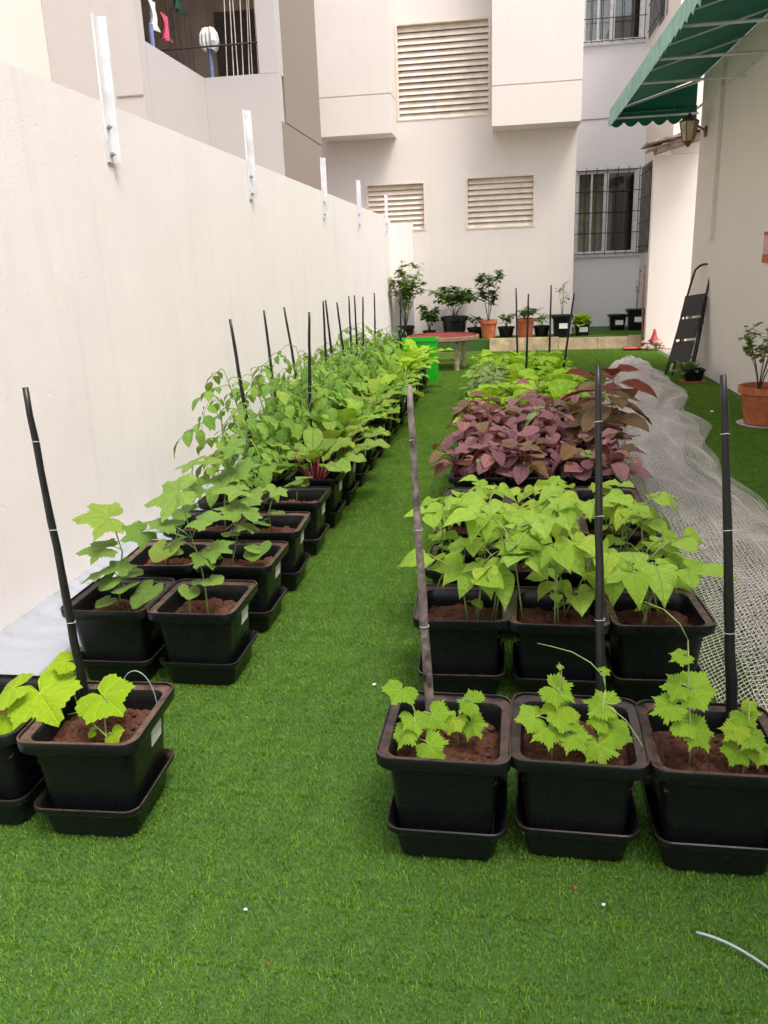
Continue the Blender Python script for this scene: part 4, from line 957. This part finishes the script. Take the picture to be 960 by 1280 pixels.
def round_pot(name, label, x, y, z, r, h, mat, group=None, saucer=None, soil=True):
    t = thing(name, label, 'pot', (x, y, z), group)
    MB().lathe([(r*.70, .0), (r*.74, .004), (r*.93, h*.82), (r*.93, h*.80), (r*1.03, h*.82), (r*1.04, h), (r*.95, h), (r*.90, h*.9), (r*.7, h*.3)], 30).build('pot_body', mat, t, False)
    autosmooth(t.children[0].data, 35)
    MB().lathe([(r*.89, h*.84), (r*.5, h*.87), (.001, h*.88)], 20).build('soil', M['soil'], t)
    return t
def plant(name, label, x, y, z, fn, seed, stem='stem_wood', group=None, cat='plant', **kw):
    p = Plant(name, label, cat, (x, y, z), group, True, stem, seed); fn(p, **kw); return p.done()
Zb = .203
round_pot('round_pot', 'large black round pot behind the red table', -.90, 15.1, Zb, .24, .40, M['pot'])
plant('bushy_plant', 'dense dark green bush in the large black round pot', -.90, 15.1, Zb+.34, grow_shrub, 1, h=.58, w=.48, stems=12, n=700, size=.11, mat='L_dark')
plant('tall_shrub', 'tall thin airy shrub in the corner against the garden wall', -1.78, 15.0, Zb+.2, grow_shrub, 2, h=1.30, w=.40, stems=12, n=1100, size=.085, mat='L_shrub', low=-.2)
round_pot('round_pot', 'black round pot of the tall corner shrub', -1.78, 15.0, Zb, .16, .26, M['pot'])
plant('corner_bush', 'low dark bush between the corner shrub and the black pot', -1.36, 15.1, Zb+.1, grow_shrub, 3, h=.5, w=.25, stems=9, n=420, size=.10, mat='L_dark')
round_pot('round_pot', 'small dark pot of the low dark bush', -1.36, 15.1, Zb, .12, .16, M['pot'])
round_pot('terracotta_pot', 'terracotta pot of the upright leafy citrus by the far wall', -.285, 15.0, Zb, .155, .32, M['terracotta'])
plant('citrus_tree', 'upright dark-leaved young citrus in a terracotta pot by the far wall', -.285, 15.0, Zb+.26, grow_shrub, 4, h=.92, w=.22, stems=6, n=260, size=.12, mat='L_dark', low=.1)
round_pot('terracotta_pot', 'terracotta pot of the low spreading plant by the far wall', .37, 15.0, Zb, .16, .33, M['terracotta'])
plant('spreading_plant', 'low dark spreading plant in a terracotta pot by the far wall', .37, 15.0, Zb+.28, grow_shrub, 5, h=.22, w=.30, stems=8, n=110, size=.11, mat='L_dark')
for xx, lab, pl_ in ((-.52, 'low black pot left of the citrus', 'small leafy plant left of the citrus'), (.03, 'low black pot between the two terracotta pots', 'small leafy plant between the two terracotta pots'), (.66, 'low black pot right of the spreading plant', 'small leafy plant right of the spreading plant')):
    round_pot('round_pot', lab, xx, 15.12, Zb, .15, .19, M['pot'])
    plant('small_plant', pl_, xx, 15.12, Zb+.15, grow_shrub, int(xx*100)+99, h=.26, w=.17, stems=6, n=60, size=.10, mat='L_dark' if xx < .5 else 'L_shrub')
def far_square(x, y, z, w_, h, label):
    t = thing('square_pot', label, 'pot', (x, y, z), 'black square planting pots'); k = w_/.32; s = h/.27
    o = link('pot_body', pot_me, t, (0, 0, -.034*s)); o.scale = (k, k, s)
    o = link('soil', soils[0], t, (0, 0, .20*s)); o.scale = (k, k, 1)
    o = link('label_sticker', stick_me, t, (.02, -.128*k-.004, .15*s)); o.rotation_euler = (0, 0, R(-90)); o.scale = (1, 2.0, 2.0)
far_square(1.0, 14.98, Zb, .36, .36, 'black square pot holding a thin leafy sapling by the far wall corner')
plant('sapling', 'thin sapling with few leaves in a black pot by the far wall corner', 1.0, 14.98, Zb+.27, grow_shrub, 6, h=.68, w=.16, stems=4, n=30, size=.085, mat='L_dark', wood=.005)
far_square(1.36, 15.1, Zb, .30, .22, 'low black pot of bright grassy leaves next to the sapling pot')
plant('grassy_plant', 'bright green tuft of leaves in the low black pot next to the sapling', 1.36, 15.1, Zb+.16, grow_lettuce, 7, 'stem_pale', n=26, size=.24)
far_square(2.11, 16.2, Zb, .34, .27, 'low black square pot in the shaded recess')
far_square(2.44, 16.1, Zb, .36, .36, 'taller black square pot with a bare stem in the shaded recess')
plant('bare_sapling', 'tall bare sapling in the shaded recess', 2.44, 16.1, Zb+.27, grow_shrub, 8, h=.92, w=.14, stems=3, n=10, size=.07, mat='L_dry', wood=.006)
t = thing('bamboo_stick', 'brown bamboo stick standing at the end of the kerb', 'stick', (2.34, 14.66, 0))
MB().tube([(.01, 0, 0), (-.02, 0, .7), (-.03, -.06, 1.37)], [.017, .016, .013], 8).build('cane', M['bamboo'], t, True)
for z in (.3, .62, .95, 1.2): MB().lathe([(.015, -.008), (.0195, 0), (.015, .008)], 8, (-.02+.01*(z < .5), -.06*max(0, z-.7)/.67, z)).build('node_ring', M['bamboo'], t)
# husks, red cap and tray at the kerb end
rr = random.Random(12)
for k in range(11):
    a = .032+.035*rr.random(); mb = MB(); pr = [(.001, -a*.5), (a*.7, -a*.42), (a, 0), (a*.8, a*.4), (a*.55, a*.5), (a*.35, a*.25), (.001, a*.15)]
    mb.lathe(pr, 10); mb.v = [(p[0]*rr.uniform(.95, 1.05)*1.25, p[1], p[2]*rr.uniform(.9, 1.1)) for p in mb.v]
    o = mb.build('dry_husk', M['shell'], None, True, loc=(2.30+.32*(k % 6)/5+rr.uniform(-.02, .02), 14.22+rr.uniform(-.08, .1), .045+(.075 if k > 5 else 0))); o.rotation_euler = (rr.uniform(-.6, .9), rr.uniform(-.5, .5), rr.random()*6)
    tag(o, 'dry tan husk in the little heap below the pier', 'husk', 'husks heaped below the pier')
tag(MB().lathe([(.10, 0), (.105, .012), (.06, .05), (.035, .12), (.02, .2), (.001, .21)], 14).build('red_funnel', M['red'], None, True, loc=(2.47, 14.27, .14)), 'red pointed cap on top of the husk heap', 'cap')
tag(MB().rsquare([(.11, .03, 0), (.14, .03, .03), (.145, .03, .04), (.13, .03, .035), (.11, .03, .01)]).build('red_tray', M['red'], None, loc=(2.12, 14.3, .005)), 'flat red plastic tray beside the husk heap', 'tray')

# ------------------------------------------------------------------ green box and round table
t = thing('green_box', 'bright green open box at the end of the left bed', 'box', (-1.12, 10.95, .0))
b = MB(); w_, d_, h_ = .235, .16, .56
b.box(-w_, w_, -d_, -d_+.012, .012, h_).box(-w_, w_, d_-.012, d_, .012, h_).box(-w_, -w_+.012, -d_+.012, d_-.012, .012, h_).box(w_-.012, w_, -d_+.012, d_-.012, .012, h_).box(-w_, w_, -d_, d_, 0, .012)
b.build('shell', M['greenbox'], t)
b = MB(); b.box(-w_-.008, w_+.008, -d_-.01, -d_-.001, h_-.03, h_+.004).box(-w_-.008, w_+.008, d_+.001, d_+.01, h_-.03, h_+.004).box(-w_-.01, -w_-.001, -d_, d_, h_-.03, h_+.004).box(w_+.001, w_+.01, -d_, d_, h_-.03, h_+.004); b.build('rim', M['greenbox'], t)
t = thing('round_table', 'low round red-topped table on pale wooden legs', 'table', (-.90, 12.25, 0))
MB().lathe([(.44, .42), (.50, .43), (.52, .46), (.52, .495), (.505, .50), (.495, .482), (.001, .482)], 40).build('tabletop', M['tabletop'], t)
MB().lathe([(.522, .435), (.530, .44), (.530, .49), (.522, .495)], 40, cap=False).build('rim_band', M['tablerim'], t)
for k in range(4):
    a = R(45+90*k-8); MB().box(.36-.025, .36+.025, -.025, .025, 0, .422, Matrix.Rotation(a, 4, 'Z')).build('leg', M['wood'], t)
MB().box(-.3, .3, -.016, .016, .1, .14, Matrix.Rotation(R(20), 4, 'Z')).build('crossbar', M['wood'], t)

# ------------------------------------------------------------------ step ladder leaning on the house wall
t = thing('step_ladder', 'folded black step ladder leaning against the house wall', 'ladder', (2.16, 10.75, 0))
# ladder plane: foot at the root, top at (+.43, +.75, 1.36)
foot = Vector((0, 0, 0)); top = Vector((.36, .55, 1.36)); ax = top.normalized(); sidev = Vector((.62, -.78, 0)).normalized(); sidev = (sidev-ax*sidev.dot(ax)).normalized(); nv = ax.cross(sidev)
def lp(u, v, w=0): return foot+ax*v+sidev*u+nv*w
Ln = top.length; hw = .165
for sgn in (-1, 1): MB().tube([lp(sgn*(hw+.02), 0), lp(sgn*hw, .5), lp(sgn*(hw-.02), 1.0)], .014, 8).build('front_rail', M['ladder'], t, True)
mb = MB(); mb.tube([lp(hw-.02, 1.0), lp(hw-.03, 1.28), lp(.12, 1.46), lp(.06, Ln), lp(0, Ln+.012), lp(-.06, Ln), lp(-.12, 1.46), lp(-hw+.03, 1.28), lp(-hw+.02, 1.0)], .015, 8); mb.build('handle_hoop', M['ladder'], t, True)
for v0, v1 in ((.20, .48), (.52, .78), (.82, 1.10)):
    mb = MB(); c = []
    for w_ in (-.03, -.012):
        for u, v in ((-hw+.015, v0), (hw-.015, v0), (hw-.015, v1), (-hw+.015, v1)): c.append(lp(u, v, w_))
    mb.add(c, [(3,2,1,0),(4,5,6,7),(0,1,5,4),(1,2,6,5),(2,3,7,6),(3,0,4,7)]); mb.build('tread', M['tread'], t)
for sgn in (-1, 1): MB().tube([lp(sgn*hw*.9, .02, .09), lp(sgn*hw*.85, .6, .07), lp(sgn*hw*.8, 1.08, .03)], .012, 8).build('rear_rail', M['ladder'], t, True)
for v in (.3, .75): MB().tube([lp(-hw*.88, v, .08), lp(hw*.88, v, .08)], .010, 6).build('rear_brace', M['ladder'], t)
for sgn in (-1, 1):
    MB().tube([lp(sgn*(hw+.02), -.012), lp(sgn*(hw+.02), .05)], .018, 8).build('rubber_foot', M['stake'], t)
tag(MB().box(-.02, .02, -.06, .06, .01, 1.02, Matrix.Rotation(R(-12), 4, 'X') @ Matrix.Rotation(R(17), 4, 'Y')).build('wood_board', M['wood'], None, loc=(2.21, 11.35, 0)), 'pale wooden board leaning behind the step ladder', 'board')
t = thing('window_planter', 'small black planter on a clay saucer at the ladder foot', 'pot', (2.27, 10.36, .0))
MB().lathe([(.15, .004), (.16, .02), (.14, .022)], 20).build('saucer', M['terracotta'], t)
MB().rsquare([(.09, .02, .022), (.115, .02, .14), (.125, .02, .145), (.125, .02, .165), (.112, .02, .165), (.105, .02, .12)]).build('pot_body', M['pot'], t)
p = Plant('aloe', 'small spiky aloe leaning out of the planter by the ladder', 'plant', (2.2, 10.36, .13), None, True, 'stem_green', 5)
for k in range(16): p.leaf('mint', Vector((0, 0, 0)), sph(k*2.4, p.r.uniform(.2, 1.1)), (0, 0, 1), .2, 'L_sage')
p.done()
round_pot('terracotta_pot', 'large orange terracotta pot on a pale saucer by the house wall', 2.30, 7.55, .022, .238, .33, M['terracotta'])
tag(MB().lathe([(.19, 0), (.22, .004), (.24, .02), (.23, .02), (.21, .014), (.05, .012)], 32).build('pot_saucer', M['terracotta_pale'], None, True, loc=(2.30, 7.55, .002)), 'pale pinkish saucer under the large orange pot', 'saucer')
plant('citrus_bush', 'small open citrus bush in the large orange pot', 2.22, 7.55, .30, grow_shrub, 9, h=.66, w=.36, stems=9, n=240, size=.07, mat='L_shrub', low=.2)

# ------------------------------------------------------------------ netting
def netting():
    left_k = ([1.9, 2.8, 4.0, 5.0, 6.5, 8.0, 10, 12, 12.9], [.72, .715, .73, .75, .80, .92, 1.18, 1.48, 1.72])
    right_k = ([1.9, 2.8, 3.8, 4.9, 5.8, 6.6, 7.4, 8.2, 9.0, 9.8, 11, 12.3, 12.9], [1.25, 1.40, 1.50, 1.55, 1.50, 1.56, 1.78, 1.74, 1.98, 1.98, 2.02, 2.06, 1.98])
    VV, FF, base0 = [], [], 0
    def layer(s0, s1, nx, ny, y0, y1, lift, amp, ph, slack, rad, skew):
        nonlocal base0
        jj, ii = np.meshgrid(np.linspace(0, 1, nx), np.linspace(0, 1, ny)); s = s0+(s1-s0)*jj; y = y0+(y1-y0)*ii
        n1 = np.sin(y*1.7+ph)+.6*np.sin(y*3.9+2*ph); n2 = np.sin(jj*6.5+y*1.15+1.8*np.sin(y*.8+ph)+ph); n3 = np.sin(jj*13-y*2.7+2*np.sin(y*1.6+ph)+jj*3); n4 = np.sin(y*7.3+jj*9+ph*3)
        yy = y+slack*(n2*1.2+n3*.6)+.06*np.sin(s*5+y*.8+ph)
        x = np.interp(yy, *left_k); x = x+(np.interp(yy, *right_k)-x)*s+slack*(n3+.7*n4)+.035*n1*jj
        env = np.sin(np.pi*np.clip(jj, .02, .98))**.6*np.clip((y-1.6)/2.0, .25, 1)
        z = .016+lift+amp*env*(.5+.28*n2+.22*n3)*(.75+.25*np.sin(y*1.9+ph))+amp*.10*n4*env
        rnd = np.random.RandomState(int(ph*10)); z = np.maximum(z, .014)+rnd.uniform(0, .003, z.shape); x = x+rnd.uniform(-.002, .002, x.shape)
        pts = np.stack([x, yy, z], -1).reshape(-1, 3); idx = np.arange(ny*nx).reshape(ny, nx)
        e1 = np.stack([idx[:-1].ravel(), idx[1:].ravel()], 1); e2 = np.stack([idx[:-1, :-1].ravel(), idx[1:, 1:].ravel()], 1) if skew else np.stack([idx[:, :-1].ravel(), idx[:, 1:].ravel()], 1)
        E_ = np.concatenate([e1, e2]); A, B = pts[E_[:, 0]], pts[E_[:, 1]]; D = B-A; Ld = np.maximum(np.linalg.norm(D, axis=1, keepdims=True), 1e-6); D = D/Ld
        up = np.array([0, .02, 1.])[None].repeat(len(D), 0); U = np.cross(D, up); U /= np.maximum(np.linalg.norm(U, axis=1, keepdims=True), 1e-6); W_ = np.cross(U, D)
        n = len(A); V = np.zeros((n, 6, 3))
        for q in range(3):
            a_ = q*2.0944+1.57; off = (U*math.cos(a_)+W_*math.sin(a_))*rad; V[:, q] = A+off; V[:, 3+q] = B+off
        bs_ = base0+np.arange(n)[:, None]*6
        FF.extend([bs_+np.array([[q, (q+1) % 3, 3+(q+1) % 3, 3+q]]) for q in range(3)]); VV.append(V.reshape(-1, 3)); base0 += n*6
    layer(0, .8, 29, 440, 1.95, 12.8, .000, .012, .4, .006, .0013, True)       # single sheet, its meshes showing
    layer(.22, 1, 36, 340, 2.0, 12.9, .006, .065, 1.7, .010, .0012, False)
    layer(.34, .97, 32, 330, 2.1, 12.7, .012, .085, 3.9, .011, .0012, True)
    V = np.concatenate(VV); F = np.concatenate(FF); nf = len(F)
    me = bpy.data.meshes.new('garden_net'); me.vertices.add(len(V)); me.vertices.foreach_set('co', V.astype(np.float32).ravel())
    me.loops.add(nf*4); me.polygons.add(nf); me.loops.foreach_set('vertex_index', F.astype(np.int32).ravel())
    me.polygons.foreach_set('loop_start', np.arange(0, nf*4, 4, dtype=np.int32)); me.polygons.foreach_set('loop_total', np.full(nf, 4, dtype=np.int32))
    me.materials.append(M['net']); me.update(); me.validate()
    tag(link('garden_net', me), 'long heap of gathered pale netting lying along the turf beside the pots', 'net')
netting()

# ------------------------------------------------------------------ small things lying on the turf
t = tag(MB().tube([(.428+.232*u, 1.535-.07*u-.155*u*u, .016+.004*math.sin(u*5)) for u in [k/20 for k in range(21)]], .003, 8).build('hose', M['cable'], None, True), 'end of a pale grey hose lying on the turf', 'hose')
for x, y, r_, mt, lab in ((.235, 1.60, .006, 'pebble', 'small white scrap on the turf near the hose end'), (.175, 1.65, .005, 'debris_red', 'tiny red scrap on the turf near the white scrap'), (-.60, 1.50, .005, 'pebble', 'small pale scrap on the open turf'), (-.50, 1.355, .004, 'debris_red', 'tiny reddish scrap on the open turf'), (-.46, 2.6, .007, 'pebble', 'pale scrap on the turf path between the beds'), (.062, 1.84, .012, 'pebble', 'small grey pebble between two gourd pot trays'), (1.86, 7.1, .03, 'pebble', 'crumpled white paper scrap on the turf by the netting'), (2.0, 8.2, .02, 'pebble', 'white scrap on the turf by the orange pot')):
    mb = MB(); rq = random.Random(int(x*1000)); pts = [(r_*dx*rq.uniform(.6, 1.3), r_*dy*rq.uniform(.6, 1.3), r_*dz*rq.uniform(.4, .9)) for dx, dy, dz in ((1,0,0),(0,1,0),(-1,0,0),(0,-1,0),(0,0,1),(0,0,-1),(.7,.7,.5),(-.6,.7,.4))]
    mb.add(pts, [(0,6,4),(6,1,4),(1,7,4),(7,2,4),(2,3,4),(3,0,4),(1,0,5),(2,1,5),(3,2,5),(0,3,5),(0,1,6),(1,2,7)])
    tag(mb.build('scrap', M[mt], None, loc=(x, y, .013)), lab, 'scrap')
